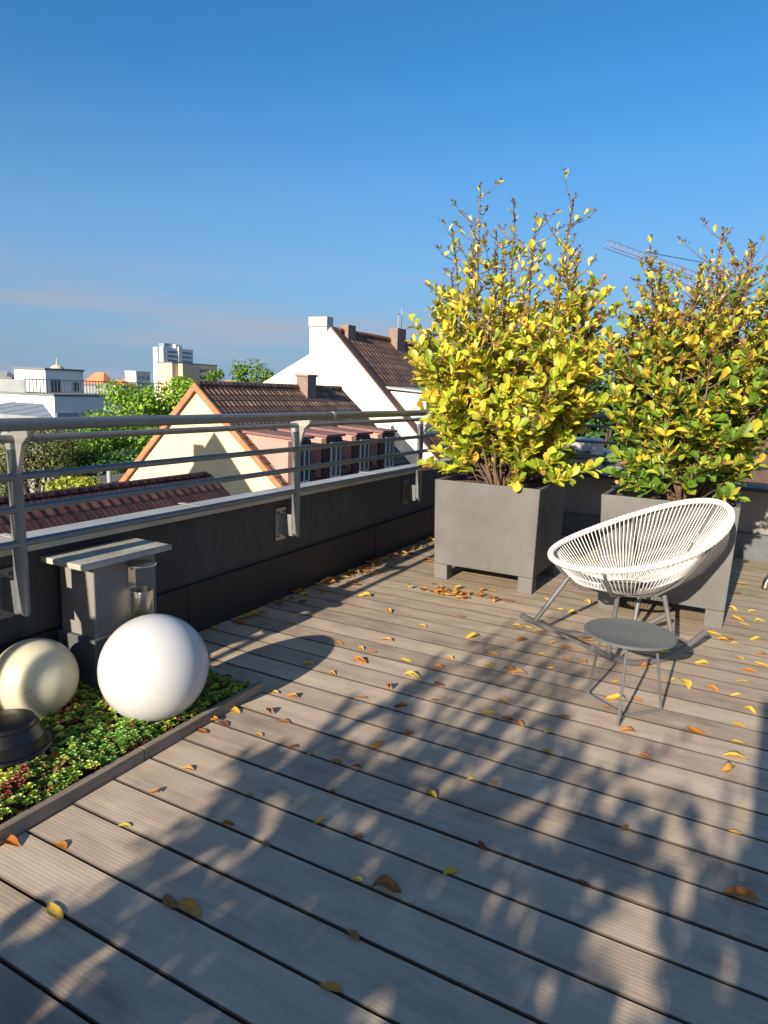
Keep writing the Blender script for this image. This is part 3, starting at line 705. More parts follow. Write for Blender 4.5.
# ------------------------------------------------------------------ fallen leaves
def leafmesh(name, L, W, kind, tone, rs):
    mb = MB(); n = 7
    vs = []; rows = []
    for i in range(n+1):
        s = i/n; x = (s-.5)*L; wd = W*.5*math.sin(math.pi*min(1, s*.95+.03))**.8
        if i == n: wd = .0006
        if kind == 0: z = .004*math.sin(s*math.pi)
        elif kind == 1: z = .22*L*max(0, s-.5)**1.4
        elif kind == 2: z = .008*math.sin(s*math.pi)
        else: z = .004+.006*math.sin(s*6)
        cup = {0: .16, 1: .3, 2: .42, 3: .95}[kind]
        row = []
        for q in (-1, -.5, 0, .5, 1):
            y = q*wd*(1-.25*cup*abs(q)); zz = z+cup*wd*q*q*.9+rs.uniform(-.0008, .0008)
            row.append((x+rs.uniform(-.001, .001), y+.006*math.sin(s*3), zz))
        rows.append(row)
    mn = min(p[2] for r in rows for p in r)
    for r in rows: vs += [(p[0], p[1], p[2]-mn+.0015) for p in r]
    fs = [(i*5+j, i*5+j+1, (i+1)*5+j+1, (i+1)*5+j) for i in range(n) for j in range(4)]
    tn = []
    for i in range(n+1):
        for j in range(5):
            edge = .82 if j in (0, 4) or i in (0, n) else 1.0
            tn.append(tuple(c*edge*rs.uniform(.85, 1.1) for c in tone))
    mb.v = vs; mb.f = fs; mb.t = tn
    # stalk
    s0 = vs[2]; o = len(mb.v)
    mb.v += [s0, (s0[0]-.014, s0[1]+.003, s0[2]+.003), (s0[0]-.014, s0[1]+.0045, s0[2]+.003), (s0[0], s0[1]+.0015, s0[2])]; mb.f += [(o, o+1, o+2, o+3)]; mb.t += [(.2, .12, .05)]*4
    me = bpy.data.meshes.new(name); me.from_pydata(mb.v, [], mb.f)
    a = me.color_attributes.new('tone', 'FLOAT_COLOR', 'POINT'); fl = []
    for q in mb.t: fl += [*q, 1]
    a.data.foreach_set('color', fl); me.polygons.foreach_set('use_smooth', [True]*len(me.polygons)); me.materials.append(M['fallen'])
    return me
rs = random.Random(5)
TONES = {'yellow': [(.74, .46, .07), (.64, .42, .12), (.78, .54, .10)], 'orange': [(.56, .23, .05), (.48, .18, .04), (.60, .32, .09)], 'brown': [(.32, .12, .04), (.22, .085, .04), (.36, .18, .08)]}
LM = {k: [leafmesh('fallen_leaf', .080, .041, kd, tn, rs) for tn in v for kd in (0, 1, 2, 3)] for k, v in TONES.items()}
GROUPS = {'yellow': ('curled yellow fallen leaf lying on the grey deck', 'yellow fallen leaves on the deck'),
          'orange': ('curled orange fallen leaf lying on the grey deck', 'orange fallen leaves on the deck'),
          'brown': ('dry brown fallen leaf lying on the grey deck', 'brown fallen leaves on the deck')}
def drop(x, y, tone, size=1.0, rot=None, kind=None, label=None, z=0, tilt=0):
    L_ = LM[tone]; me = L_[kind+4*rs.randrange(3)] if kind is not None else rs.choice(L_)
    o = bpy.data.objects.new('fallen_leaf', me); COL.objects.link(o)
    o.location = (x, y, z+.001); o.rotation_euler = (tilt, rs.uniform(-.06, .06), rot if rot is not None else (rs.gauss(0, .45)+(math.pi if rs.random() < .5 else 0)))
    o.scale = (size, size*rs.uniform(.8, 1.15), size*rs.uniform(.8, 1.2))
    lab, gr = GROUPS[tone]
    tag(o, label or lab, 'leaf', gr)
    return o
Y_, O_, R_ = 'yellow', 'orange', 'brown'
special = [
 (387, 893, R_, 1.15, 3, 'large crumpled dark red-brown leaf alone near the middle of the bottom boards'),
 (741, 897, O_, 1.2, 2, 'yellow and brown leaf at the right edge of the shaded near boards'),
 (190, 909, O_, 1.1, 2, 'long curled brown leaf across a board gap at the lower left'),
 (56, 912, Y_, 1.0, 1, 'pale yellow leaf standing upright in a board gap at the lower left'),
 (331, 990, O_, .8, 1, 'small orange leaf nearest the bottom edge of the photo'),
 (10, 843, O_, 1.1, 2, 'rusty orange leaf against the edging board at the left edge'),
 (308, 665, Y_, .9, 3, 'bright yellow leaf just beyond the round shadow of the globe lamp'),
 (359, 663, O_, 1.05, 3, 'vivid orange-red leaf right of the bright yellow one in mid deck')]
for px, py, tn, s, k, lab in special:
    p = at(px, py, 2, 0); drop(p.x, p.y, tn, s*1.05, kind=k, label=lab, rot=rs.choice((0, math.pi))+rs.uniform(-.25, .25))
placed = [(170, 902, R_, 1.0), (60, 847, O_, .8), (123, 826, Y_, .7), (153, 793, R_, .6), (228, 826, O_, .7), (52, 808, R_, 1), (318, 822, Y_, .7), (357, 838, R_, .6), (357, 881, Y_, .6), (265, 844, R_, .6),
 (353, 937, R_, .8), (452, 873, Y_, .8), (335, 793, O_, .5), (430, 794, Y_, .8), (484, 847, R_, .7), (583, 883, R_, .6), (623, 827, O_, .6), (732, 832, Y_, .6), (470, 779, Y_, .6), (496, 784, O_, .6),
 (186, 770, O_, .8), (251, 795, O_, .5), (386, 641, O_, .9), (423, 627, Y_, .85), (340, 644, O_, .8), (359, 649, Y_, .7), (371, 653, O_, .8), (406, 661, Y_, .9),
 (413, 678, Y_, 1.1), (389, 688, O_, .9), (441, 685, R_, .8), (439, 668, O_, .8), (399, 707, R_, .8), (361, 698, O_, .7), (293, 698, O_, .8), (274, 693, Y_, .8), (333, 675, O_, .6), (377, 747, O_, .95),
 (338, 762, O_, .8), (408, 733, O_, .6), (434, 700, R_, .6), (489, 714, Y_, 1.0), (508, 720, R_, .8), (491, 653, Y_, 1), (489, 667, Y_, .8), (508, 671, O_, .9), (449, 658, Y_, .7), (471, 638, Y_, 1.1),
 (503, 700, Y_, .8), (284, 723, R_, .9), (270, 712, R_, .9), (295, 748, R_, .6), (308, 753, O_, .6), (356, 768, R_, .7), (260, 736, Y_, .6), (235, 711, Y_, 1.1), (225, 725, R_, .8), (200, 732, R_, .9), (214, 722, O_, .8),
 (519, 674, O_, 1), (550, 668, Y_, .6), (541, 654, Y_, .7), (555, 644, Y_, .8), (567, 648, O_, .8), (567, 660, O_, .9), (584, 663, O_, .6), (645, 668, O_, .8), (685, 685, Y_, 1.3), (672, 681, Y_, .8), (700, 664, Y_, .9),
 (740, 659, Y_, .9), (745, 683, Y_, 1.0), (749, 672, O_, 1), (715, 691, O_, .8), (734, 696, Y_, .7), (750, 712, Y_, .8), (697, 732, O_, 1.1), (627, 732, O_, .9), (737, 725, Y_, .8), (737, 742, Y_, .8), (734, 758, Y_, 1.3),
 (725, 770, O_, 1.2), (645, 757, O_, .8), (547, 752, Y_, .8), (549, 732, Y_, .7), (519, 724, O_, .8), (565, 717, O_, .7), (615, 682, Y_, .8), (615, 700, Y_, 1.1), (637, 700, O_, .8), (608, 708, O_, .7), (517, 627, Y_, 1), (528, 628, Y_, 1),
 (540, 632, Y_, 1), (562, 637, Y_, 1), (577, 639, Y_, 1), (590, 641, O_, .9), (601, 644, Y_, .9), (572, 585, Y_, .9), (586, 603, Y_, .8), (548, 600, Y_, .8), (560, 610, Y_, .8), (605, 640, O_, .8), (713, 634, Y_, 1.2),
 (760, 665, Y_, 1.1), (762, 655, O_, 1), (735, 645, Y_, .8), (722, 640, Y_, .8), (755, 640, Y_, .9), (745, 625, Y_, 1), (738, 618, O_, 1), (752, 612, Y_, .9), (733, 610, Y_, .9), (760, 622, Y_, .9)]
for px, py, tn, s in placed:
    p = at(px, py, 2, 0); drop(p.x+rs.uniform(-.01, .01), p.y, tn, s*(.88 if py > 740 else 1.05))
for i in range(34):        # the little heap in front of the first planter
    a = rs.uniform(0, 6.28); r = abs(rs.gauss(0, .12)); x = -1.85+math.cos(a)*r*2.0; y = 4.60+math.sin(a)*r
    drop(x, y, rs.choice([Y_, O_, O_, Y_, R_]), rs.uniform(.8, 1.2), z=rs.uniform(0, .025), rot=rs.uniform(0, 6.28))
def free(x, y): return not (-2.2 < x < -1.3 and 4.9 < y < 5.8) and not (-.9 < x < .03 and 4.87 < y < 5.7)
n = 0
while n < 76:              # drift along the foot of the wall
    y = rs.choice((rs.uniform(2.6, 5.4), rs.uniform(4.2, 6.9))); x = -2.83+abs(rs.gauss(0, .10))
    drop(x, y, rs.choice([R_, O_, R_, O_, Y_, Y_]), rs.uniform(.8, 1.3), rot=rs.uniform(0, 6.28), z=rs.uniform(0, .012)); n += 1
n = 0
while n < 42:              # loose ones over the far boards, most of them caught in the gaps
    x = rs.uniform(-2.7, .8); y = 3.6+3.4*rs.random()**.8
    if not free(x, y): continue
    k = round((y-.903)/BP); 
    if rs.random() < .6: y = .903+BP*k+rs.uniform(-.015, .015)
    if x < -2.3 and y < 4.3 and rs.random() < .5: continue
    drop(x, y, rs.choice([Y_, Y_, Y_, O_, O_, R_]), rs.uniform(.75, 1.3)); n += 1
for (x, y) in ((-2.36, 1.30), (-2.28, 1.24), (-2.62, 2.49), (-2.17, 2.33), (-2.12, 2.40), (-2.45, 1.22), (-2.21, 1.55)):
    o = drop(x, y, R_, 1.1, rot=rs.uniform(0, 6), z=.05, kind=3)
    o['label'] = 'dry brown leaf caught in the sedum of the planting bed'; o['group'] = 'brown leaves in the sedum'

# ================================================================== NEIGHBOURHOOD
def gable_house(name, label, x_r, z_r, y0, y1, sl, sr, xl, xr, wallm, roofm, trim=None, over=.12, th=.18):
    """ridge along Y at (x_r, z_r); slopes sl / sr down to xl / xr"""
    t = thing(name, label, 'house', (x_r, (y0+y1)/2, -13)); off = -Vector(t.location)
    zl = z_r-sl*(x_r-xl); zr = z_r-sr*(xr-x_r)
    def Q(mb, n, m, **k): o = mb.build(n, m, t, **k); o.location = off; return o
    Q(MB().prism([(xl+.3, -13), (xr-.3, -13), (xr-.3, zr+sr*.3-th), (x_r, z_r-th), (xl+.3, zl+sl*.3-th)], 1, y0, y1), 'wall', wallm)
    r = Q(MB().prism([(xl, zl), (x_r, z_r), (xr, zr), (xr, zr-th), (x_r, z_r-th+.002), (xl, zl-th)], 1, y0-over+.05, y1+over), 'roof', roofm)
    if trim:
        Q(MB().prism([(xl-.02, zl-.05), (x_r, z_r+.05), (xr+.02, zr-.05), (xr+.02, zr-.33), (x_r, z_r-.25), (xl-.02, zl-.33)], 1, y0-over-.05, y0-over+.048), 'verge', trim)
    return t, Q, r

# yellow gabled house with dormers
t, Q, roof = gable_house('gabled_house', 'cream yellow gabled house with brown tiled roof and pink dormers', -19.03, 1.49, 20, 30.4, .97, .85, -27.5, -12.9, M['yellow'], M['tile_yellow'], M['orange_trim'])
mb = MB().tube([(-19.03, 20.0, 1.50), (-19.03, 30.4, 1.50)], .13, 8); o = mb.build('ridge_tiles', M['tile_yellow'], roof); 
q = at(304, 398, 0, -18.6)
ch = Q(B((-19.1, 26.6, .9), (-18.45, 27.3, 2.0)), 'chimney', M['brick']); MB().box((-19.15, 26.55, 2.001), (-18.40, 27.35, 2.10)).build('chimney_cap', M['brick'], ch)
for (a, b) in ((20.32, 21.45), (22.5, 23.7), (24.8, 26.0), (27.1, 28.35)):
    d = Q(MB().prism([(-17.1, -.30), (-14.75, -.42), (-14.75, -2.15), (-16.0, -2.15)], 1, a, b), 'dormer', M['pink'])
    MB().prism([(-17.2, -.17), (-14.6, -.31), (-14.6, -.40), (-17.2, -.26)], 1, a-.1, b+.1).build('dormer_roof', M['dormer_top'], d)
    MB().box((-14.749, a+.0, -2.14), (-14.69, b, -.44)).build('frame', M['brown_frame'], d)
    MB().box((-14.90, a-.03, -2.10), (-14.76, a-.001, -.46)).build('cladding', M['brown_frame'], d)
    MB().box((-14.689, a+.32, -2.05), (-14.655, b-.12, -.62)).build('window', M['window_white'], d)
    m_ = (a+b)/2+.1
    MB().box((-14.654, a+.40, -1.97), (-14.650, m_-.05, -.70)).box((-14.654, m_+.05, -1.97), (-14.650, b-.20, -.70)).build('pane', M['glass'], d)

# near dark red roof
t, Q, roof = gable_house('gabled_house', 'house with dark red tiled roof just below the left railing', -9.313, -.235, -7, 10, .75, .72, -14.2, -4.6, M['white_render'], M['tile_red'], M['orange_trim'])
MB().tube([(-9.313, -7, -.25), (-9.313, 10, -.25)], .07, 8).build('ridge_tiles', M['tile_red'], roof)
# neighbour out of view whose gable throws its shadow on the yellow wall
t, Q, roof = gable_house('gabled_house', 'gabled house standing out of view to the left', -18.60, 4.28, 0, 8, 1.25, 1.15, -22.6, -15.2, M['white_render'], M['tile_brown'])
Q(B((-19.70, 7.3, 2.0), (-19.15, 7.95, 3.80)), 'chimney', M['brick'])

# white gable house with big chimney
t = thing('party_wall_house', 'tall house with blank white gable wall and stepped chimney stack', 'house', (-23.2, 44, -13)); off = -Vector(t.location)
def Q(mb, n, m, **k): o = mb.build(n, m, t, **k); o.location = off; return o
Q(MB().prism([(-33, -13), (-14.5, -13), (-14.5, -3.55), (-23.17, 5.10), (-23.35, 5.15), (-24.75, 3.62), (-28.7, 1.62), (-33, -.5)], 1, 36, 36.4), 'gable_wall', M['white_render'])
chs = Q(B((-24.87, 35.97, 3.3), (-23.62, 36.5, 5.20)), 'chimney', M['white_render'])
MB().box((-24.93, 35.9, 5.201), (-23.55, 36.6, 5.80)).build('chimney_cap', M['zinc'], chs)
Q(MB().prism([(-23.17, 4.95), (-13.6, -4.60), (-13.6, -4.8), (-14.4, -4.8), (-14.4, -13), (-32.5, -13), (-32.8, -1.4), (-28.7, 1.2), (-24.75, 3.2)], 1, 36.41, 58), 'roof', M['tile_brown'])
Q(MB().prism([(-23.22, 5.20), (-14.4, -3.62), (-14.4, -3.76), (-23.22, 5.06)], 1, 35.9, 36.55), 'verge', M['brown_frame'])
Q(MB().tube([(-23.17, 36.6, 5.03), (-23.17, 58, 5.03)], .16, 8), 'ridge_tiles', M['terracotta'])
Q(B((-23.3, 37.1, 4.2), (-22.75, 38.0, 5.42)), 'chimney', M['brick'])
qq = at(389, 328, 0, -23.2); OY = qq.y-44.6
c2 = Q(B((-23.2, 44.6+OY, 2.6), (-22.5, 45.9+OY, qq.z)), 'chimney', M['brick'])
MB().tube([(-22.8, 45.2+OY, qq.z-0.02), (-22.8, 45.2+OY, qq.z+1.13)], .03, 5).tube([(-22.8, 45.7+OY, qq.z-0.02), (-22.8, 45.7+OY, qq.z+1.43)], .03, 5).tube([(-22.8, 44.9+OY, qq.z+1.03), (-22.8, 45.5+OY, qq.z+1.03)], .02, 4).build('antenna', M['zinc'], c2)
DY = at(391, 385, 0, -19.6).y-42.6
dm = Q(B((-19.9, 42.6+DY, -1.2), (-17.2, 45.8+DY, 1.45)), 'dormer', M['white_render'])
MB().prism([(-20.4, 1.62), (-16.9, 1.40), (-16.9, 1.50), (-20.4, 1.78)], 1, 42.3+DY, 46.1+DY).build('dormer_roof', M['zinc'], dm)

# brown house further right
t = thing('brown_house', 'reddish brown house wall with narrow white windows beyond the railing corner', 'house', (-14, 42, -13)); off = -Vector(t.location)
q0 = at(413, 450, 1, 40); q1 = at(480, 450, 1, 40)
Q(B((q0.x, 40, -13), (q1.x, 47, -.6)), 'wall', M['brown_frame'])
Q(B((q0.x-.2, 39.8, -.599), (q1.x+.2, 47.2, -.35)), 'roof', M['zinc'])
for k in range(3):
    xx = q0.x+.3+k*1.3; wdw = Q(B((xx, 39.95, -3.6), (xx+.55, 39.999, -1.6)), 'window', M['window_white']); MB().box((xx+.1, 39.93, -3.5), (xx+.45, 39.949, -1.7)).build('pane', M['glass'], wdw)

# ---- generic far block: two visible faces
def block(name, label, pl, pc, pr, ytop, ybot, Y, m, roofm=None, win=None, wm=None, zb=-13, cat='building', depth=None, faces='both'):
    a = at(pl, ytop, 1, Y); b = at(pc, ytop, 1, Y)
    z1 = at((pl+pc)/2, ytop, 1, Y).z
    if depth is None:
        d = at(pr, ytop, 0, b.x); depth = max(3, d.y-Y)
    t = thing(name, label, cat, ((a.x+b.x)/2, Y+depth/2, zb)); off = -Vector(t.location)
    def Q(mb, n, m, par=None, **k): o = mb.build(n, m, par or t, **k); o.location = off if par is None else (0, 0, 0); return o
    Q(B((a.x, Y, zb), (b.x, Y+depth, z1)), 'wall', m)
    if roofm: Q(B((a.x-.15, Y-.15, z1+.001), (b.x+.15, Y+depth+.15, z1+.001+.012*abs(Y)**.5*3)), 'roof', roofm)
    if win:
        nx, ny, rows, h, w_, top = win
        for r in range(rows):
            z = z1-top-r*h
            for i in range(nx):
                x = a.x+(b.x-a.x)*(i+.5)/nx; Q(B((x-w_/2, Y-.12, z-h*.5), (x+w_/2, Y-.01, z)), 'window', wm or M['glass'])
            for i in range(ny):
                y = Y+depth*(i+.5)/ny; Q(B((b.x+.01, y-w_/2, z-h*.5), (b.x+.12, y+w_/2, z)), 'window', wm or M['glass'])
    return t, Q, a, b, z1, depth

# white flat-roofed building, left
t, Q, a, b, z1, dp = block('flat_roofed_building', 'wide white flat-roofed building below the left skyline', -30, 54, 124, 394, 0, 60, M['white_cool'], M['grey_roof'], (0, 3, 1, 3.0, 3.4, 2.2), M['ac'])
Q(B((a.x+3.5, 59.9, z1-4), (a.x+8, 59.99, z1-3)), 'window', M['glass'])
q = at(21, 404, 1, 60); Q(B((q.x-1.6, 59.88, z1-3.3), (q.x+1.4, 59.99, z1-2.4)), 'window', M['glass'])
t, Q, a, b, z2, dp = block('penthouse', 'white rooftop penthouse with balcony on the flat-roofed building', 14, 45, 83, 369.5, 0, 66, M['white_cool'], M['grey_roof'], zb=z1+.1)
for (u0, u1, za, zb_) in ((.12, .36, -3.6, -1.3), (.70, .85, -3.0, -1.7)):
    Q(B((b.x+.01, 66+dp*u0, z2+za), (b.x+.15, 66+dp*u1, z2+zb_)), 'window', M['glass'])
rz = z1+.15
Q(MB().box((b.x-9, 60.6, rz), (b.x+3, 60.68, rz+1.9)), 'balcony_panel', M['zinc'])
mb = MB()
for k in range(46): mb.box((b.x+3.0, 60.7+k*.55, rz), (b.x+3.08, 60.8+k*.55, rz+1.9))
mb.box((b.x+2.95, 60.6, rz+1.9), (b.x+3.12, 86, rz+2.05)); Q(mb, 'balcony_railing', M['ac'])
# dome behind
q = at(57, 368, 1, 130)
o = MB().lathe([(2.0, -16), (2.0, 0), (1.9, .5), (1.4, 1.1), (.7, 1.4), (.25, 1.6), (.06, 3.4)], (0, 0, 0), 24).build('dome', M['beige'], smooth=True); o.location = (q.x, q.y, q.z-.6)
tag(o, 'small pale church dome behind the white penthouse', 'dome')
# sloped glass roof in front, left
q0 = at(-40, 418, 1, 44); q1 = at(54, 418, 1, 44); q2 = at(43, 404, 1, 50)
t = thing('zinc_roof_building', 'low building with pale blue-grey sloping sheet roof at the left edge', 'building', (q0.x, 47, -13)); off = -Vector(t.location)
zt = q2.z; z0_ = q1.z
o = MB().add([(q0.x, 44, z0_), (q1.x, 44, z0_), (q2.x, 50, zt), (q0.x, 50, zt), (q0.x, 44, -13), (q1.x, 44, -13), (q1.x, 50, -13), (q0.x, 50, -13), ], [(0, 1, 2, 3), (4, 5, 1, 0), (5, 6, 2, 1), (6, 7, 3, 2), (7, 4, 0, 3), (7, 6, 5, 4)]).build('roof', M['zinc'], t); o.location = off
for k in range(7):
    mb = MB(); x = q1.x-2-k*3.2; mb.obox(((x+x-.3)/2, 47, (zt+z0_)/2+.06), (1, 0, 0), (0, 6, zt-z0_), (0, -(zt-z0_), 6), .03, 3.0, .02)
    o = mb.build('seam', M['ac'], t); o.location = off
# grey pitched roofs at far left edge
t, Q, a, b, zz, dp = block('grey_roofed_house', 'low grey roofed house at the left edge behind the white building', -20, 12, 13, 378, 0, 90, M['grey_roof'], M['grey_roof'])
# skyline blocks
def hip(name, label, px0, px1, ytop, yb, Y, roofm, wallm):
    a = at(px0, yb, 1, Y); b = at(px1, yb, 1, Y); tz = at((px0+px1)/2, ytop, 1, Y).z
    t = thing(name, label, 'house', ((a.x+b.x)/2, Y, -13)); off = -Vector(t.location); w_ = b.x-a.x
    o = B((a.x, Y, -13), (b.x, Y+w_*.6, a.z)).build('wall', wallm, t); o.location = off
    o = MB().add([(a.x-.3, Y-.3, a.z), (b.x+.3, Y-.3, a.z), (b.x+.3, Y+w_*.6, a.z), (a.x-.3, Y+w_*.6, a.z), (a.x+w_*.3, Y+w_*.3, tz), (b.x-w_*.3, Y+w_*.3, tz)],
                 [(0, 1, 5, 4), (1, 2, 5), (2, 3, 4, 5), (3, 0, 4), (3, 2, 1, 0)]).build('roof', roofm, t); o.location = off
    return t
hip('hip_roofed_house', 'house with bright orange hipped roof right of the white penthouse', 82, 103, 372, 384, 150, M['orange_roof'], M['beige'])
hip('hip_roofed_house', 'low house with long orange roof left of the small cream block', 104, 124, 380, 385, 170, M['orange_roof'], M['white_cool'])
block('flat_block', 'pale grey low building below the orange roofs', 84, 118, 122, 386, 0, 120, M['ac'], M['grey_roof'])
block('cream_block', 'small cream apartment block left of the tower', 125, 136, 150, 372, 0, 260, M['white_render'], M['white_cool'], (3, 3, 4, 3.2, 2.0, 2), M['ac'])
t, Q, a, b, z1, dp = block('high_rise', 'white and blue high-rise tower on the skyline', 153, 163, 193, 347, 0, 420, M['white_cool'], None)
Q(B((b.x-9, 424, z1), (b.x-3, 434, z1+3.5)), 'roof_house', M['bluegrey']); Q(B((b.x-4, 420+dp*.40, z1), (b.x, 420+dp*.62, z1+3.0)), 'roof_house', M['white_cool'])
for k in range(11):
    z = z1-2.5-k*3.6
    Q(B((b.x+.02, 424, z-1.7), (b.x+.4, 420+dp*.47, z)), 'window_band', M['bluegrey'])
    Q(B((b.x+.02, 420+dp*.62, z-1.7), (b.x+.4, 420+dp-2, z)), 'window_band', M['bluegrey'])
    Q(B((a.x+3, 419.7, z-1.5), (b.x-9.5, 419.98, z)), 'window_band', M['bluegrey'])
Q(B((b.x+.02, 420+dp*.48, z1-50), (b.x+1.0, 420+dp*.60, z1+1.2)), 'stair_tower', M['white_cool'])
Q(B((a.x+(b.x-a.x)*.45, 419.5, z1-60), (a.x+(b.x-a.x)*.62, 419.99, z1)), 'recess', M['grey_roof'])
t, Q, a, b, z1, dp = block('apartment_block', 'yellow-beige apartment block with flat grey roof in front of the tower', 157, 172, 217, 363, 0, 240, M['beige'], M['grey_roof'])
for k in range(5):
    z = z1-2-k*3.4
    for u in (.60, .66, .72, .86): Q(B((b.x+.02, 240+dp*u, z-1.8), (b.x+.25, 240+dp*(u+.035), z)), 'window', M['glass'])
    Q(B((b.x+.02, 240+dp*.58, z-2.6), (b.x+2.0, 240+dp*.76, z-1.7)), 'balcony', M['white_cool'])
Q(B((b.x+.02, 240+dp*.12, z1-30), (b.x+3, 240+dp*.30, z1-.02)), 'bay', M['beige'])
# long row of low far roofs filling the horizon
rs2 = random.Random(9)
for k, (px0, px1, yt, yb, Y, rm, wm, lab) in enumerate((
  (-8, 6, 371, 377, 330, 'grey_roof', 'bluegrey', 'far grey house at the extreme left of the skyline'),
  (118, 132, 377, 382, 320, 'orange_roof', 'white_cool', 'far orange roof left of the cream block'),
  (212, 238, 380, 386, 330, 'orange_roof', 'beige', 'far orange roofed house behind the yellow house ridge'),
  (228, 262, 383, 388, 280, 'grey_roof', 'white_cool', 'far grey roofed house left of the white gable'),
  (598, 632, 390, 400, 60, 'terracotta', 'beige', 'terracotta roof glimpsed between the two shrubs'))):
    hip('far_house', lab, px0, px1, yt, yb, Y, M[rm], M[wm])
# terracotta house right
a = at(690, 430, 1, 26)
t, Q, r_ = gable_house('terracotta_roofed_house', 'house with terracotta roof and white eaves seen through the right shrub', 14, 1.5, 24, 34, .55, .55, -.5, 26, M['white_render'], M['terracotta'])
t = thing('terracotta_roofed_house', 'house with wide terracotta roof facing the terrace at the right edge', 'house', (4, 22, -13)); off = -Vector(t.location)
p0 = at(715, 421, 1, 20); p1 = at(730, 386, 1, 25)
o = MB().prism([(20, p0.z), (25, p1.z), (30, p0.z), (30, p0.z-.2), (20, p0.z-.2)], 0, p0.x, 14).build('roof', M['terracotta'], t); o.location = off
o = B((p0.x+.3, 20.3, -13), (13.7, 29.7, p0.z-.21)).build('wall', M['brown_frame'], t); o.location = off
o = B((p0.x-.05, 19.85, p0.z-.28), (14.05, 19.99, p0.z+.02)).build('gutter', M['window_white'], t); o.location = off

# neighbouring flat roof with ventilation units behind the end wall
t = thing('flat_roof_building', 'lower flat roofed building right behind the end parapet', 'building', (0, 12, -13)); off = -Vector(t.location)
o = B((-4, 8.6, -13), (9, 16, -1.2)).build('wall', M['wall'], t); o.location = off
o = B((-4.1, 8.5, -1.199), (9.1, 16.1, -1.1)).build('roof', M['paving'], t); o.location = off
for (px, Y, w_, z_, lab) in ((578, 9.4, .55, .95, 'square light grey ventilation unit between the two shrubs'), (612, 10.2, .7, .75, 'second grey ventilation unit behind the right shrub')):
    q = at(px, 455, 1, Y); t = thing('ventilation_unit', lab, 'ventilation unit', (q.x, Y, -1.1), 'ventilation units behind the end wall')
    B((-w_/2, -.3, 0), (w_/2, .3, z_+1.1)).build('casing', M['ac'], t, bevel=.01)
    mb = MB()
    for k in range(10): mb.box((-w_/2+.05, -.312, z_+.2+k*.08), (w_/2-.05, -.301, z_+.24+k*.08))
    mb.build('grille', M['screw'], t)

# ------------------------------------------------------------------ trees
def tree(label, px, py, Y, rx, rz, seed, pal, n=2600, ls=.22, name='leafy_tree', ry=None):
    c = at(px, py, 1, Y); rs = random.Random(seed); t = thing(name, label, 'tree', (c.x, Y, -13), 'trees between the houses')
    H = c.z+13; ry = ry or rx
    lv = MB(); wd = MB()
    lobes = [(Vector((0, 0, 0)), .72)]
    for i in range(13):
        a = rs.uniform(0, 6.28); b = rs.uniform(-.7, 1.0); r = rs.uniform(.5, .78)
        lobes.append((Vector((math.cos(a)*r*math.cos(b), math.sin(a)*r*math.cos(b), math.sin(b)*r)), rs.uniform(.22, .42)))
    wd.tube([(0, 0, 0), (.1, 0, H*.5), (0, .1, H)], [.32, .24, .08], 8)
    for l, r in lobes[1:]:
        e = Vector((l.x*rx, l.y*ry, H+l.z*rz)); wd.tube([(0, 0, H*.55), Vector((0, 0, H*.55)).lerp(e, .5)+Vector((0, 0, .3)), e], [.12, .08, .03], 5)
    for i in range(n):
        l, r = rs.choice(lobes) if rs.random() > .15 else lobes[0]
        d = Vector((rs.gauss(0, 1), rs.gauss(0, 1), rs.gauss(0, 1))).normalized(); q = l+d*r*(rs.random()**.4)
        p = Vector((q.x*rx, q.y*ry, H+q.z*rz))
        k = rs.uniform(.75, 1.25); tn = tuple(x*k for x in rs.choice(pal))
        nn = (d+Vector((rs.uniform(-.8, .8), rs.uniform(-.8, .8), rs.uniform(-.3, .9)))).normalized()
        dd = nn.orthogonal().normalized(); dd = (Matrix.Rotation(rs.uniform(0, 6.28), 3, nn) @ dd)
        L = ls*rs.uniform(.6, 1.4); lv.leaf(p, dd, nn, L, L*.75, .15, tn)
    wd.build('trunk', M['trunk'], t, fix=False); lv.build('crown', M['tree_leaf'], t, fix=False)
bright = [(.22, .38, .03), (.30, .46, .04), (.15, .29, .03)]
mid = [(.13, .25, .03), (.19, .33, .035), (.08, .17, .025)]
dark = [(.035, .085, .02), (.05, .12, .025), (.07, .15, .03)]
olive = [(.12, .16, .04), (.17, .20, .06), (.09, .12, .03), (.16, .13, .06)]
tree('bright green tree left of the yellow gable, tallest of its clump', 158, 410, 46, 6.0, 4.0, 1, bright, 5200, .30)
tree('bright green tree in front of the beige apartment block', 190, 420, 50, 4.6, 2.6, 2, bright, 3600, .30)
tree('light green tree just left of the yellow gable wall', 122, 440, 38, 4.0, 2.6, 3, bright, 4200, .26)
tree('mid green tree below the white flat-roofed building', 84, 446, 42, 4.2, 2.0, 4, mid, 3600, .28)
tree('mid green tree behind the railing right of the left post', 80, 452, 33, 3.6, 2.4, 5, mid, 3600, .22)
tree('olive brown half-bare tree near the left edge', 34, 462, 27, 3.2, 3.0, 6, olive, 5200, .16)
tree('olive tree cut by the left edge of the photo', -6, 470, 27, 3.0, 2.6, 7, olive, 4600, .16)
tree('dark green tree low in front of the yellow gable', 118, 468, 31, 3.4, 1.6, 8, dark, 3000, .2)
tree('green treetop rising behind the yellow house ridge', 252, 378, 52, 2.4, 2.6, 9, mid, 1500, .24)
tree('thin green treetop right of the beige apartment block', 216, 385, 60, 1.9, 2.4, 10, mid, 900, .26)
tree('yellow-green rounded bush above the dark red roof', 76, 487, 20, 1.5, .7, 12, [(.34, .42, .04), (.42, .46, .05)], 1500, .13, 'round_bush')
tree('dark green tree behind the end railing between the shrubs', 600, 430, 22, 2.4, 2.2, 13, dark, 3000, .2)
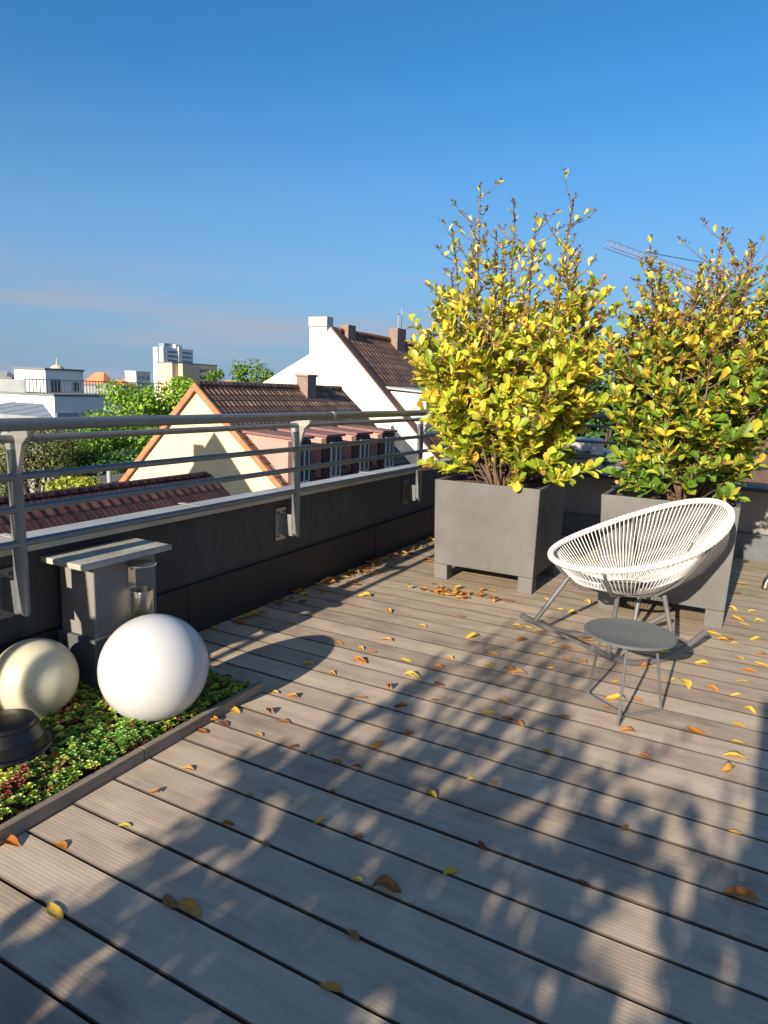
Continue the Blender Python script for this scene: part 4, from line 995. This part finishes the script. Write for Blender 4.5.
tree('green tree behind the left shrub beyond the end railing', 540, 425, 34, 4.0, 2.6, 14, mid, 3000, .24)
tree('green tree behind the right shrub', 668, 418, 36, 4.0, 2.4, 15, mid, 2600, .24)
# low flat terrace between the trees
q = at(108, 483, 1, 23)
t = thing('low_flat_roof', 'small pale flat roof with vent pipe left of the yellow gable foot', 'roof terrace', (q.x, 23, -13))
B((-1.6, -1, 0), (2.6, 2.5, q.z+13)).build('wall', M['ac'], t)
B((-1.7, -1.1, q.z+13.001), (2.7, 2.6, q.z+13.12)).build('roof', M['paving'], t)
MB().tube([(.6, -.4, q.z+13.1), (.6, -.4, q.z+13.75)], .12, 10).build('vent_pipe', M['ac'], t)

# ------------------------------------------------------------------ crane
tip = at(606, 247, 1, 74); root = at(700, 300, 1, 98)
root.z = tip.z
t = thing('tower_crane', 'tower crane whose lattice jib rises behind the right shrub', 'crane', (root.x, root.y, -13)); off = -Vector(t.location)
def Q(mb, n, m): o = mb.build(n, m, t); o.location = off; return o
d = (root-tip); Ln = d.length; d.normalize(); sd = d.cross(Vector((0, 0, 1))).normalized()
mb = MB()
for k in (-1, 1): mb.tube([tip+sd*.4*k, root+sd*.4*k], .035, 5)
mb.tube([tip+Vector((0, 0, .75)), root+Vector((0, 0, .75))], .035, 5)
nn = 18
for k in range(nn):
    a = tip+d*Ln*k/nn; b = tip+d*Ln*(k+.5)/nn+Vector((0, 0, .75)); c = tip+d*Ln*(k+1)/nn
    for s_ in (-1, 1): mb.tube([a+sd*.4*s_, b], .018, 4); mb.tube([b, c+sd*.4*s_], .018, 4)
Q(mb, 'jib', M['crane'])
mb = MB()
for (i, j) in ((-1, -1), (-1, 1), (1, -1), (1, 1)): mb.tube([(root.x+i*.6, root.y+j*.6, -13), (root.x+i*.6, root.y+j*.6, root.z+.2)], .08, 5)
for k in range(22):
    z = -13+k*(root.z+13)/22; z2 = z+(root.z+13)/22
    for (i, j, i2, j2) in ((-1, -1, 1, -1), (1, -1, 1, 1), (1, 1, -1, 1), (-1, 1, -1, -1)): mb.tube([(root.x+i*.6, root.y+j*.6, z), (root.x+i2*.6, root.y+j2*.6, z2)], .04, 4)
mb.tube([root, root+Vector((0, 0, 2.2))], .12, 6); Q(mb, 'mast', M['crane'])
Q(MB().tube([root+Vector((0, 0, 2.2)), tip+d*Ln*.35+Vector((0, 0, .9))], .04, 4).tube([root+Vector((0, 0, 2.2)), root+d*9+Vector((0, 0, .3))], .04, 4), 'tie_cable', M['screw'])
mb = MB()
for k in (-1, 1): mb.tube([root+sd*.5*k, root+d*9+sd*.5*k], .08, 5)
mb.obox(root+d*8+Vector((0, 0, -.8)), d, sd, (0, 0, 1), 1.0, .5, .8); Q(mb, 'counter_jib', M['crane'])
